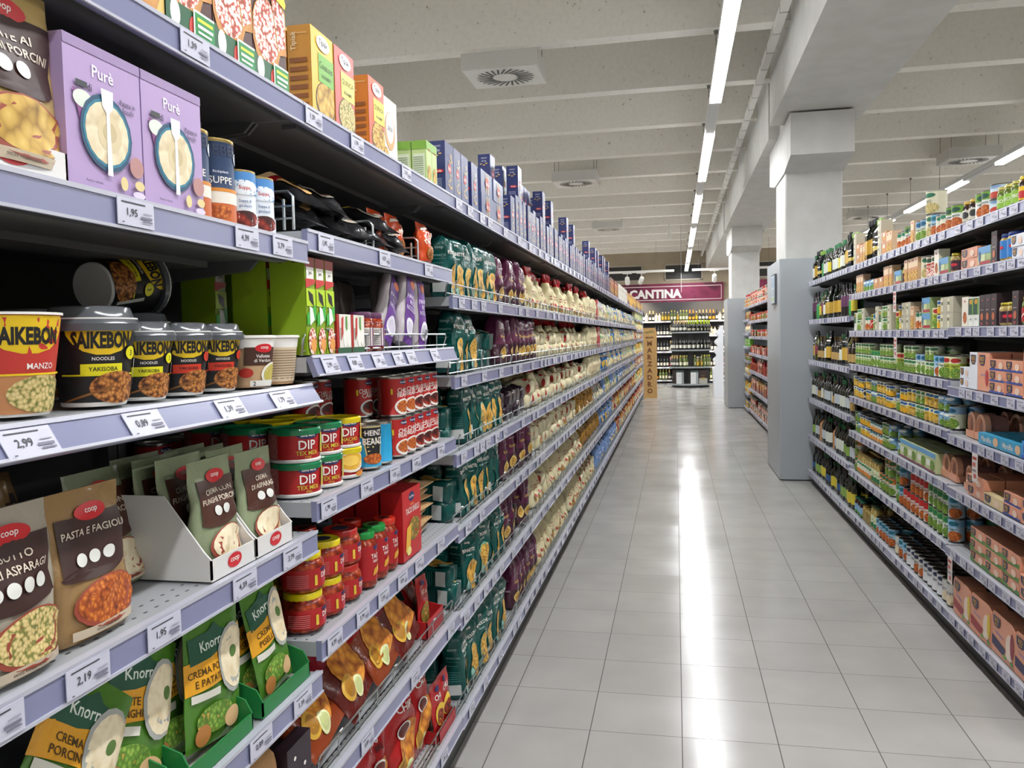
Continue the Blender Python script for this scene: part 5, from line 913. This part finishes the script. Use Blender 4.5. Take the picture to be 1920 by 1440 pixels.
put('chilikit', 2.39, .212, 'small red chili sachet right of the tortilla chips', xo=.01, tilt=-.1, roll=-.06, dz=.004); put('chilikit', 2.47, .212, 'small red chili sachet at the end of the bottom shelf', xo=.01, tilt=-.1, roll=-.05, dz=.004)
tray(2.33, 2.515, XL-.12, XL-.02, .212, .035, .04, '#a8181c', 'low red cardboard tray under the chili sachets')
for i, y in enumerate((2.0, 2.2, 2.4)): put('tchili', y, .212, 'dark tortilla chips bag in the rear row, %s from left' % NUM[i], xo=.13, tilt=-.1)

# ---- pasta and the rest of the left run, level by level ---------------------
def run(sd, X, z, zones, lv, n, y0, Lb, bays, clear, parts=True, rows=1, rowmode=None, inset=.02, b0=2):
    """zones: (y_end, [(proto, count, stack, mode)...])"""
    y = y0
    for ye, seq in zones:
        while y < ye-.03:
            bi = int((y-y0)/Lb+1e-6); yb = min(ye, y0+(bi+1)*Lb)
            far = y > 6
            rr = rows if y < 5.2 else (2 if rowmode else 1)
            fill(sd, X, y, yb, z, seq, '%s, %s' % (lvname(lv, n), bays[bi+b0]), rows=rr, clear=clear, parts=parts and not far, rowmode=rowmode, inset=inset)
            y = yb
Y2 = .44+2*LB; YE = .44+NLB*LB; YM = .44+14*LB
T4 = [('teal1', 2), ('teal2', 1), ('teal3', 2)]
mixA = [('whitebag', 2), ('palebag', 2), ('bluebag', 1), ('cream', 1), ('whitebag', 1)]; mixB = [('palebag', 2), ('whitebag', 2), ('skybag', 2)]; mixC = [('redflat', 6), ('whitebag', 2), ('yelbag', 1), ('palebag', 2)]
run('L', XL, 1.918, [(3.02, [('bar1', 1, 1, 'gap')]), (3.47, [('barw', 1, 2)]), (7.2, [('bar1', 1, 1, 'gap'), ('bar2', 1, 1), ('bar1', 1, 2, 'gap'), ('bar2', 2, 1, 'gap'), ('bar1', 1, 1), ('bar2', 1, 1, 'gap')]), (9.2, [('bar1', 1, 1, 'gap'), ('bar2', 2, 1), ('bar1', 1, 2)]), (10.6, [('brownbox', 2), ('winebox', 1)]), (12.6, [('whitebox', 3)]), (15.0, [('yellowbox', 2), ('tanbox', 1)]), (YE, [('tanbox', 2), ('yellowbox', 1), ('winebox', 1)])], 0, 7, Y2, LB, BAYL, 9, inset=.012)
for i, (y, k) in enumerate(((3.62, 'bar1'), (3.78, 'bar1'), (3.95, 'bar2'), (4.35, 'bar1'), (5.25, 'bar1'), (5.9, 'bar1'), (6.1, 'bar2'), (7.3, 'bar1'))): put(k, y, 1.918, 'navy pasta box raised behind the front row, %s along' % NUM[i], xo=.075, dz=.0)
fill('L', XL, 3.5, 5.2, 1.918, [('bar1', 1, 2), ('bar2', 2, 1), ('bar1', 2, 2)], 'top shelf, middle left bays', rows=1, inset=.085)
LN = [None,
 [(3.40, T4), (4.0, [('purp', 3)]), (7.1, [('creamR', 2, 1, 'lean'), ('creamR', 1, 1), ('creamB', 1, 2, 'lie')]), (7.7, [('cream', 3)]), (7.95, [('redbox', 1)]), (YM, mixA)],
 [(2.66, [('teal2', 1)]), (3.0, T4), (3.42, [('teal3', 1, 2, 'lie')]), (4.35, [('purp', 3)]), (7.0, [('creamB', 1, 2, 'lie'), ('creamR', 1, 2, 'lie'), ('creamR', 1, 1, 'lean')]), (7.8, [('cream', 3)]), (8.1, [('redbox', 2)]), (YM, mixA)],
 [(2.78, [('teal1', 1, 2, 'lie')]), (3.42, T4), (4.1, [('purp2', 1, 2, 'lie')]), (7.0, [('creamR', 1, 1, 'lie'), ('creamB', 2, 2, 'lie'), ('creamR', 1, 1, 'lean')]), (8.2, [('cream', 3)]), (9.0, [('bluebag', 2)]), (YM, mixA)],
 [(2.72, [('teal2', 1, 3, 'lie')]), (3.42, T4), (4.2, [('purp', 1, 1), ('purp2', 1, 2, 'lie')]), (6.2, [('creamB', 2, 3, 'lie'), ('creamR', 1, 1, 'lean')]), (7.4, [('fusbag', 1, 1), ('creamR', 1, 1, 'lean')]), (8.4, [('whitebag', 2, 1, 'lean')]), (YM, mixB+[('bluebag', 1)])],
 [(2.76, [('teal3', 1, 3, 'lie')]), (3.42, [('teal1', 1), ('teal2', 2), ('teal4', 1)]), (4.2, [('purp', 1), ('purp2', 1, 2, 'lie'), ('purp', 1, 1, 'lean')]), (6.4, [('cream', 1, 1, 'lean'), ('creamR', 2, 1, 'lean'), ('creamB', 1, 2, 'lie')]), (8.0, [('fusbag', 2, 1)]), (9.6, [('skybag', 2, 1), ('bluebag', 1)]), (YM, mixC)],
 [(2.64, []), (3.5, [('teal4', 1)]), (4.3, [('purp', 3, 1)]), (6.3, [('creamR', 2, 1, 'lean'), ('cream', 1, 1, 'lean')]), (7.6, [('creamR', 1, 1, 'lean'), ('creamB', 1, 2, 'lie')]), (10.2, [('skybag', 2, 1), ('skybag', 1, 2, 'lie')]), (YM, mixC)]]
for lv in range(1, 7):
    z = LVL2[lv]; cl = (LVL2[lv-1]-z-.05)
    zs = [q for q in LN[lv] if q[1]]; ys = Y2+.06
    if lv == 6: ys = 2.60
    # zones starting after a gap
    y = ys; first = True
    for ye, seq in LN[lv]:
        if not seq: y = ye; continue
        while y < ye-.03:
            bi = int((y-.44)/LB+1e-6); yb = min(ye, .44+(bi+1)*LB)
            deep = y < 3.6 and lv >= 3
            fill('L', XL, y, yb, z, seq, '%s, %s' % (lvname(lv, 7), BAYL[bi]), rows=2 if deep else 1, clear=cl, inset=.03)
            if lv >= 2 and 4.0 < y < 7.5: fill('L', XL, y, yb, z, [('cream', 2), ('creamR', 1)], 'back of %s, %s' % (lvname(lv, 7), BAYL[bi]), clear=cl, inset=.26)
            y = yb
for lv in range(1, 8):
    z = LVLE[lv]
    for b_ in range(14, NLB): fill('L', XL, .44+b_*LB, .44+(b_+1)*LB, z, [[('beigebox', 2), ('greenbox', 1), ('yelbag', 1)], [('greenbox', 2), ('beigebox', 1)], [('palebag', 2), ('yelbag', 1)], [('redflat', 5), ('whitebag', 2)]][lv % 4 if lv < 4 else 2+lv % 2], '%s, %s' % (lvname(lv, 8), BAYL[b_]), clear=LVLE[lv-1]-z-.04)

# ---- right run ---------------------------------------------------------------
RBN = ['nearest right bay', 'second right bay', 'third right bay']
RBY = [(3.12, 4.09), (4.11, 5.19), (5.21, 6.29)]
RS = {
 0: [[('j_olive', 2), ('j_yel', 2), ('j_pick', 3), ('c_crab', 1, 2), ('c_legumi', 2)], [('c_legumi', 2), ('c_oat', 2), ('c_blue2', 1), ('c_garlic', 1, 2), ('c_bean', 2), ('grissini', 1)], [('grissini', 2), ('orangebox', 1, 2), ('beigecan', 1, 3), ('o_lid', 2), ('o_black', 3)]],
 1: [[('t_low', 1, 2), ('t_white', 1, 2), ('j_bluelab', 2), ('darkbox', 1), ('duopack', 1, 2)], [('j_plum', 1), ('duopack', 1, 2), ('nutbox', 1), ('c_redw', 2), ('c_garlic', 1, 2), ('grissini', 4)], [('grissini', 3), ('orangebox', 2, 2), ('c_blue', 4, 2)]],
 2: [[('j_redlid', 1), ('j_redlab', 2), ('darkbox', 1), ('j_plum', 2), ('darkbox', 2), ('darkbox', 1), ('legbox', 2), ('nutbox', 1)], [('beigecan', 2, 2), ('c_corn', 1, 2), ('c_lime', 1), ('duopack', 1, 2), ('c_oat', 2), ('grissini', 1)], [('beigecan', 1, 2), ('c_green', 2, 2), ('legbox', 1), ('beigecan', 1, 2), ('c_bean', 1), ('j_redlab', 1), ('c_oat', 2)]],
 3: [[('t_low', 1, 4), ('t_low2', 1, 3), ('t_low2', 1, 3), ('t_tall', 1, 1), ('t_tallw', 1, 1), ('t_white', 1, 2)], [('c_lime', 2, 2), ('c_bean', 1, 2), ('c_blue2', 1, 2), ('c_green', 2, 2), ('c_bean', 2), ('c_green', 3, 2)], [('c_green', 4, 2), ('c_gw', 3), ('c_green', 4, 2)]],
 4: [[('mareblu2', 1, 1), ('mareblu', 1, 1), ('mareblu', 1, 1), ('bowl', 3, 1)], [('c_bean', 1, 2), ('c_blue', 2, 2), ('c_corn2', 3, 2), ('c_green', 2, 2), ('c_corn2', 2, 2), ('c_corn', 2, 2)], [('c_corn', 2, 2), ('c_corn2', 3, 2), ('c_blue', 2, 2), ('c_corn2', 2, 2), ('j_olive', 1)]],
 5: [[('t_low', 1, 2), ('t_low2', 1, 2), ('t_cream', 1, 1), ('t_low', 1, 2), ('bowl', 1, 1)], [('bowl', 2, 1), ('vegcarton', 4, 1), ('c_blue', 1, 2)], [('c_blue', 1, 2), ('c_green', 2, 2), ('c_small', 5, 3), ('c_corn', 4, 2)]],
 6: [[('t_low', 1, 2), ('t_green', 3, 3), ('ts_or', 1, 1), ('ts_or', 1, 1)], [('c_blue2', 1, 2), ('c_gw', 4, 2), ('c_red', 4, 2), ('c_red', 2, 1)], [('c_orange', 2, 2), ('c_orange', 2, 1), ('j_aspg', 3, 1), ('j_asp', 6, 1)]],
 7: [[('ts_blue', 1), ('ts_blue', 1), ('ts_red', 1), ('ts_red', 1), ('c_white2', 2)], [('c_white2', 2), ('c_white', 4), ('c_brown', 2), ('c_white', 2), ('c_blue2', 2)], [('c_blue2', 5), ('j_aspg', 2), ('j_beige', 3), ('j_dark', 3)]]}
for lv, rows3 in RS.items():
    for b_ in range(3):
        z = (RL0 if b_ == 0 else RL1)[lv]; zu = (RL0 if b_ == 0 else RL1)[lv-1] if lv else 2.3
        seq = rows3[b_]
        flat = []
        for e in seq: flat += [(e[0], 1)+tuple(e[2:])]*e[1]
        fill('R', XR, RBY[b_][0], RBY[b_][1], z, flat, '%s, %s' % (lvname(lv, 8), RBN[b_]), rows=1 if lv < 3 else (2 if b_ else (2 if lv < 7 else 1)), clear=min(zu-z-.045, .26) if lv else 9, gap=.005, inset=.022)
# rear rows of tins seen from above on the low shelves
for lv, seq in ((6, [('c_gw', 3, 1), ('c_red', 3, 1)]), (7, [('c_white', 3, 1), ('c_blue2', 2, 1)])):
    for b_ in (1, 2): fill('R', XR, RBY[b_][0], RBY[b_][1], RL1[lv], seq, 'deep on %s, %s' % (lvname(lv, 8), RBN[b_]), inset=.19, clear=.2)
for lv in (5, 6, 7): fill('R', XR, RBY[0][0], RBY[0][1], RL0[lv], [('t_low', 2, 2), ('t_low2', 1, 2)], 'deep on %s, %s' % (lvname(lv, 8).replace(' down', ''), RBN[0]), inset=.2 if lv != 7 else .1, clear=.2)
put('o_clear', 3.7, RL0[3]+0, 'large navy tin', sd='R', xo=.3) if False else None
# oil bottles
OS = [[('o_lid', 2), ('o_black', 3), ('o_green', 2), ('o_yel', 1), ('o_green', 3), ('o_tin', 1)], [('o_yel', 1), ('o_tin', 1), ('o_plum', 6), ('o_black', 3), ('o_green', 1), ('o_clear', 1)], [('o_gold', 2), ('o_clear', 1), ('o_black', 2), ('o_green', 2), ('o_gold', 2)], [('o_gold', 2), ('o_white', 2), ('o_green', 2), ('o_white', 3), ('o_gold', 1), ('o_green', 1)], [('o_white', 2), ('o_lime', 3), ('o_green', 3), ('o_white', 2), ('o_tan', 2)], [('o_yel', 3), ('o_lime', 3), ('o_blue', 2), ('o_yel', 1)]]
OBN = ['fourth right bay', 'fifth right bay']
for lv in range(6):
    for b_, (a, c) in enumerate(((6.31, 7.23), (7.25, 8.16))):
        s_ = OS[lv]; s_ = s_ if b_ == 0 else s_[len(s_)//2:]+s_[:len(s_)//2]
        fill('R', XR, a, c, OIL[lv], s_, '%s, %s' % (lvname(lv, 6), OBN[b_]), rows=1 if lv < 3 else 2, clear=.35, gap=.012, jit=.02)
# run past the pillar
P2 = [[('c_redw', 2, 2), ('c_oat', 2), ('c_red', 1, 2), ('c_redw', 1)], [('j_red', 2), ('c_red', 2), ('j_redlab', 2)], [('c_red', 3, 1), ('j_olive', 2), ('j_pick', 1), ('c_redw', 1)], [('j_redbig', 2), ('c_redw', 3, 2), ('j_red', 2)], [('c_redw', 1, 2), ('j_redbig', 3), ('redbox', 1), ('j_red', 1)], [('j_red', 2), ('j_redbig', 2), ('tanbox', 1), ('c_redw', 1, 2)], [('c_white2', 2), ('c_redw', 2, 2), ('j_red', 2), ('c_oat', 1)]]
P3 = [[('c_corn2', 2, 2), ('c_red', 1, 2)], [('j_asp', 2), ('j_red', 2)], [('whitebag', 3)], [('j_dark', 2), ('greenbox', 1)], [('j_red', 2), ('c_orange', 2)], [('yelbag', 3), ('whitebag', 1)], [('yelbag', 2), ('palebag', 2)], [('c_corn', 3, 2), ('j_dark', 1)]]
for i in range(6):
    a = 9.38+i*1.12 if i < 5 else 14.98; lvs = R2L if i < 5 else R2E; src = P2 if i < 5 else P3
    for lv, z in enumerate(lvs):
        s_ = src[lv]; s_ = s_[i % len(s_):]+s_[:i % len(s_)]
        if i < 5 and a < 10.4: continue
        fill('R', XR2, a, a+1.08, z, s_, '%s, %s bay past pillar' % (lvname(lv, len(lvs)), NUM[i]), clear=(lvs[lv-1]-z-.05) if lv else 9, parts=False, gap=.008)

# ================================================================== FAR END
mb = MB(); mb.box(-2.2, 1.50, 26.60, 26.69, 2.44, 3.06, 'burgundy')
ban = tag(link('department_banner', mb.mesh('banner', False)), 'long burgundy banner with white CANTINA lettering above the wine', 'sign')
mb = MB(); t = .018; yy = 26.588
for a in ((-2.15, 1.44, 2.53, 2.53+t*1.2), (-2.15, 1.44, 2.955, 2.955+t*1.2), (1.44-t, 1.44, 2.53, 2.97)): mb.box(a[0], a[1], yy, 26.6, a[2], a[3], '#e8d4cf')
link('frame_line', mb.mesh('frame_line', False), ban)
mb = MB(); V, F, asp = text_geo('*CANTINA'); h = .29; wd = asp*h; b0 = len(mb.v); fx = 1.66/wd
for yq in (26.575, 26.60):
    for x, z in V: mb.v.append((-.62+x*h*fx, yq, 2.735+z*h))
nV = len(V)
for f in F: mb.face([i for i in f], '#f2ece8'); mb.face([nV+i for i in reversed(f)], '#f2ece8')
link('lettering', mb.mesh('lettering', False), ban)
mb = MB()   # dark recess surround and second banner right of the column
mb.box(2.1, 3.4, 26.60, 26.69, 2.44, 3.10, 'burgundy')
ban2 = tag(link('department_banner', mb.mesh('banner2', False)), 'burgundy banner with pale grapes right of the far column', 'sign')
mb = MB()
for i in range(14): mb.lathe([(.0, -.02), (.06, 0), (.075, .02), (.0, .03)], '#b9c07a', 10, 2.45+.13*(i % 4)+.05*(i//4), 0)
# vertical grape discs
mb = MB()
for i in range(16):
    cx, cz = 2.3+.12*(i % 5)+.05*(i//5), 2.55+.11*(i//5)
    n = len(mb.v); mb.v += [(cx+.065*math.cos(a*PI/6), 26.59, cz+.065*math.sin(a*PI/6)) for a in range(12)]; mb.face([n+11-q for q in range(12)], ('#b9c07a', '#a3ad62', '#cdd294')[i % 3])
link('grape_print', mb.mesh('grapes', False), ban2)
for i, (x0, x1) in enumerate(((-2.3, -1.05), (-.30, .83), (2.2, 3.3))):
    r = empty('wall_grille', ((x0+x1)/2, 26.69, 3.42)); tag(r, 'dark air grille in the back wall, %s' % ('behind the left spotlights', 'behind the last ceiling light', 'right of the far column')[i], 'air grille'); w_ = (x1-x0)/2
    mb = MB(); mb.box(-w_, w_, -.02, 0, -.24, .24, '#242424'); link('grille_back', mb.mesh('grille', False), r)
    mb = MB(); mb.box(-w_-.03, w_+.03, -.035, -.0, .22, .26, '#b5ad9e'); mb.box(-w_-.03, w_+.03, -.035, -.0, -.26, -.22, '#b5ad9e'); mb.box(-w_-.03, -w_+.01, -.035, 0, -.26, .26, '#b5ad9e'); mb.box(w_-.01, w_+.03, -.035, 0, -.26, .26, '#b5ad9e'); link('frame', mb.mesh('gframe', False), r)
    mb = MB()
    for k in range(9): mb.box(-w_, w_, -.034, -.02, -.19+k*.048, -.178+k*.048, '#45433f')
    link('louvre', mb.mesh('louvre', False), r)
# track lights
for i, (x0, x1, heads) in enumerate(((-3.2, -.02, ((-1.27, 0), (-.90, .5), (-2.3, .3))), (.45, 1.6, ((1.03, 0),)), (2.1, 4.2, ((2.5, .2), (3.2, 0))))):
    r = empty('light_track', ((x0+x1)/2, 22.4, 3.12)); tag(r, 'white spotlight track near the banner, %s' % ('left part', 'middle part', 'right part behind the column')[i], 'light track'); w_ = (x1-x0)/2
    mb = MB(); mb.box(-w_, w_, -.02, .02, 0, .06, '#dcdad4'); link('track_rail', mb.mesh('track', False), r)
    for q in (-.7, .7):
        mb = MB(); mb.tube([(q*w_, 0, .06), (q*w_, 0, Z_RIB-3.12)], .003, '#55534f', 4); link('suspension_wire', mb.mesh('w', False), r)
    for j, (hx, tl) in enumerate(heads):
        h_ = empty('spotlight', (hx, 22.4, 3.12)); tag(h_, 'white cylindrical spotlight on the track, %s of the %s part' % (NUM[j], ('left', 'middle', 'right')[i]), 'spotlight', 'track spotlights')
        mb = MB(); mb.box(-.12, .12, -.02, .02, -.02, 0, '#dcdad4'); mb.tube([(0, 0, -.02), (0, 0, -.11)], .009, '#dcdad4', 6); link('bracket', mb.mesh('bracket', False), h_)
        mb = MB(); mb.lathe([(.05, .12), (.062, .10), (.062, -.12), (.056, -.13), (.05, -.12), (0, -.115)], '#e4e2dc', 16, mats=['#e4e2dc']*4+['spotglow']); hd = link('lamp_head', mb.mesh('head'), h_, (0, 0, -.20))
        hd.rotation_euler = (.95, tl, 0)
        ld = bpy.data.lights.new('spot', 'SPOT'); ld.energy = SPOT_W; ld.spot_size = 1.1; ld.spot_blend = .6; ld.color = (1, .82, .62); ld.shadow_soft_size = .05
        lo = bpy.data.objects.new('spot_lamp', ld); col.objects.link(lo); lo.parent = hd; lo.location = (0, 0, -.14)
mb = MB(); mb.lathe([(.04, 0), (.045, .01), (.045, .16), (.03, .2), (.03, .30)], '#d8d6d0', 12, -.12, 20.0); o = tag(link('security_camera', mb.mesh('cam')), 'small white cylindrical camera under the far ceiling', 'camera'); o.location = (0, -.76, 3.655)
mb = MB(); mb.box(-.004, .004, -.35, .35, 0, .42, '#e6e6e6'); mb.tube([(0, -.3, .42), (0, -.3, 2.06)], .002, '#777777', 4); mb.tube([(0, .3, .42), (0, .3, 2.06)], .002, '#777777', 4)
o = tag(link('hanging_sign', mb.mesh('hsign', False)), 'thin white hanging sign seen edge on before the banner', 'sign'); o.location = (.145, 19.9, Z_RIB-1.5)
# cardboard totem
TOT = empty('cardboard_totem', (-.58, 18.72, 0)); tag(TOT, 'tall brown cardboard totem lettered MARZADRO at the end of the left shelves', 'display stand')
mb = MB(); mb.prismY([(-.155, 0), (.155, 0), (.155, 1.50), (.115, 1.60), (-.155, 1.60)], 0, .30, 'cardboard'); link('totem_body', mb.mesh('totem', False), TOT)
mb = MB()
class FY:
    flat = True
    def __call__(s, u, v, e): return (u, -e, v)
items = [('t', '*'+c, 0, 1.245-.154*i, .115, '#6a3f22', .5) for i, c in enumerate('MARZADRO')]+[('t', '*GRAPPE', 0, 1.38, .04, '#5a3a22', .66), ('t', 'TRENTINO', 0, 1.50, .034, '#1f5a38', .66), ('r', -.04, .22, 1.524, 1.532, '#2f7a3c')]
mb.decals(FY(), .31, 1.0, items); link('lettering', mb.mesh('lettering', False), TOT)
# wavy white cardboard stand right of the aisle
pts = [(0, 0), (.20, 0), (.20, 1.62)]; n = 40
for i in range(n+1):
    z = 1.62-1.0*i/n; pts.append((.13-.13*(i/n)**.5+.035*math.sin(i*.75), z))
mb = MB(); mb.prismY([(x, z) for x, z in pts], 0, .45, '#dfe2e8'); o = tag(link('cardboard_display', mb.mesh('wavy', False)), 'white cardboard stand with scalloped edge beside the far pillar', 'display stand'); o.location = (.86, 18.95, 0)
mb = MB()
for k, z in enumerate((.35, .75, 1.1)): mb.box(.195, .42, .02, .44, z, z+.02, '#dfe2e8')
link('shelf_tray', mb.mesh('wtray', False), o)
# wine wall
WL = [1.83, 1.40, .94, .48, .10]
r = empty('wine_shelving', (-.35, 24.35, 0)); tag(r, 'dark wall shelving full of wine under the burgundy banner', 'shelving bay')
mb = MB(); mb.box(-2.0, 1.85, .42, .46, 0, 2.4, 'anthracite'); link('back_panel', mb.mesh('wback', False), r)
for z in WL:
    mb = MB(); mb.box(-2.0, 1.85, 0, .42, -.03, 0, 'shadegrey'); s_ = link('shelf', mb.mesh('wshelf', False), r, (0, 0, z))
    mb = MB(); mb.box(-2.0, 1.85, -.012, 0, -.042, .004, 'railtop'); 
    for k in range(15): mb.box(-1.9+k*.25, -1.8+k*.25, -.014, -.012, -.036, 0, '#f0eeea')
    link('price_rail', mb.mesh('wrail', False), s_)
WS = [[('w_white', 2), ('w_yel', 1), ('w_white', 3), ('w_orange', 2), ('w_yel', 1), ('w_champ', 3), ('w_orange', 2), ('w_blk', 1), ('w_spirit', 1), ('w_champ', 2), ('w_spirit', 2), ('w_yel', 3)],
      [('w_blk', 3), ('w_champ', 3), ('w_blk', 6), ('w_blk', 3), ('w_spirit', 3), ('w_blk', 2)], [('w_blk', 5), ('w_champ', 2), ('w_blk', 4), ('w_orange', 2), ('w_green', 2), ('w_blk', 3)], [('w_champ', 2), ('w_blk', 4), ('w_rose', 3), ('w_white', 4), ('w_yel', 4)], [('w_champ', 3), ('w_orange', 1), ('w_white', 3), ('w_champ', 3), ('w_purple', 3), ('w_blk', 2)]]
for lv, z in enumerate(WL):
    x = -2.25; i = 0; flat = []
    for e in WS[lv]: flat += [e[0]]*e[1]
    while x < 1.40:
        p = PROTOS[flat[i % len(flat)]]; i += 1
        place(p, x+p.W/2, 24.42+R.uniform(0, .02), z+.001, -PI/2-.35, where='%s of the wine wall' % lvname(lv, 5), parts=True)
        x += p.W+.012
# rounded wine island in front
IS = empty('wine_island', (.40, 22.75, 0)); tag(IS, 'round dark wine island with curved shelves before the wine wall', 'shelving island')
def disc(mb, r_, z0, z1, k, y0=0, n=24):
    mb.prism([(r_*math.cos(PI+PI*i/n), y0+r_*.9*math.sin(PI+PI*i/n)) for i in range(n+1)], z0, z1, k)
mb = MB(); mb.box(-.06, .06, -.1, 0, .1, 1.5, '#3a3b3c'); mb.box(-.5, .5, -.02, 0, .1, 1.5, '#2c2c2d'); disc(mb, .50, 0, .07, '#2f3032'); link('core', mb.mesh('core', False), IS)
IL = [1.50, 1.02, .56, .10]
for z in IL:
    mb = MB(); disc(mb, .58 if z > .2 else .62, -.035, 0, '#8e9396'); link('shelf', mb.mesh('ishelf', False), IS, (0, 0, z))
for li, (z, ks) in enumerate(zip(IL[:3], (['w_blk', 'w_champ', 'w_champ', 'w_lime', 'w_lime', 'w_lime', 'w_lime'], ['w_blk', 'w_blk', 'w_blk', 'w_blk', 'w_blk', 'w_blk'], ['w_champ', 'w_champ', 'w_white', 'w_white', 'w_yel', 'w_white', 'w_white']))):
    for ring, rr_ in enumerate((.50, .38)):
        n = int(PI*rr_/.105)
        for i in range(n):
            a = PI+PI*(i+.5)/n
            if li == 2 and abs(a-1.5*PI) < .16: continue
            place(ks[min(len(ks)-1, int(i/n*len(ks)))], .40+rr_*math.cos(a), 22.75+rr_*.9*math.sin(a), z+.001, a, where='%s of the wine island' % ('top shelf', 'middle shelf', 'lower shelf')[li], pre='' if ring == 0 else 'inner')
carton('giftw', 'gift_box', 'white gift carton with dark lid', .2, .12, .36, '#c6c8c8', [('r', -.5, .5, .86, 1, '#33443f'), ('r', .2, .5, 0, .86, '#8a9090'), ('t', 'vino', -.1, .6, .06, '#555555', .5)], [('r', -.5, .5, .86, 1, '#33443f')], cat='gift box', group='gift cartons'); carton('giftb', 'gift_box', 'dark brown gift carton', .22, .12, .36, '#33241e', [('r', -.5, .5, 0, .4, '#a8a49a'), ('e', 0, .4, .3, .06, '#a88a3a'), ('r', -.2, .2, .6, .62, '#8a7a5a')], cat='gift box', group='gift cartons')
for i, (k, a) in enumerate((('giftb', 196), ('giftw', 228), ('giftw', 282), ('giftb', 318))):
    aa = math.radians(a); place(k, .40+.43*math.cos(aa), 22.75+.40*math.sin(aa), .101, -PI/2 if 220 < a < 330 else PI, label='%s gift carton on the island base, %s from left' % ('white' if k == 'giftw' else 'brown', NUM[i]))

# beyond 300 of a kind, the ones that show smallest become one object of stuff
bpy.context.view_layer.update()
for nm, lst in PLACED.items():
    if len(lst) <= 300: continue
    lst.sort(key=lambda q: -(q[2]*q[1].H/max(.3, (q[0].location-Vector((0, 0, CAM_H))).length)))
    mb = MB(); keys = {}
    for o, p, w_ in lst[300:]:
        for ob_ in [o]+list(o.children):
            M = ob_.matrix_world; n = len(mb.v); me = ob_.data
            mb.v += [tuple(M @ v.co) for v in me.vertices]
            idx = [mb.mi(MATNAME[m_.name]) for m_ in me.materials]
            for pl in me.polygons: mb.f.append(tuple(n+i for i in pl.vertices)); mb.fm.append(idx[pl.material_index])
        for c_ in list(o.children): bpy.data.objects.remove(c_)
        bpy.data.objects.remove(o)
    o = link(nm+'s_far', mb.mesh(nm+'s_far', True, .7)); tag(o, 'the many small distant and half hidden %ss farther along the shelves' % nm.replace('_', ' '), nm.replace('_', ' ')+'s', kind='stuff')
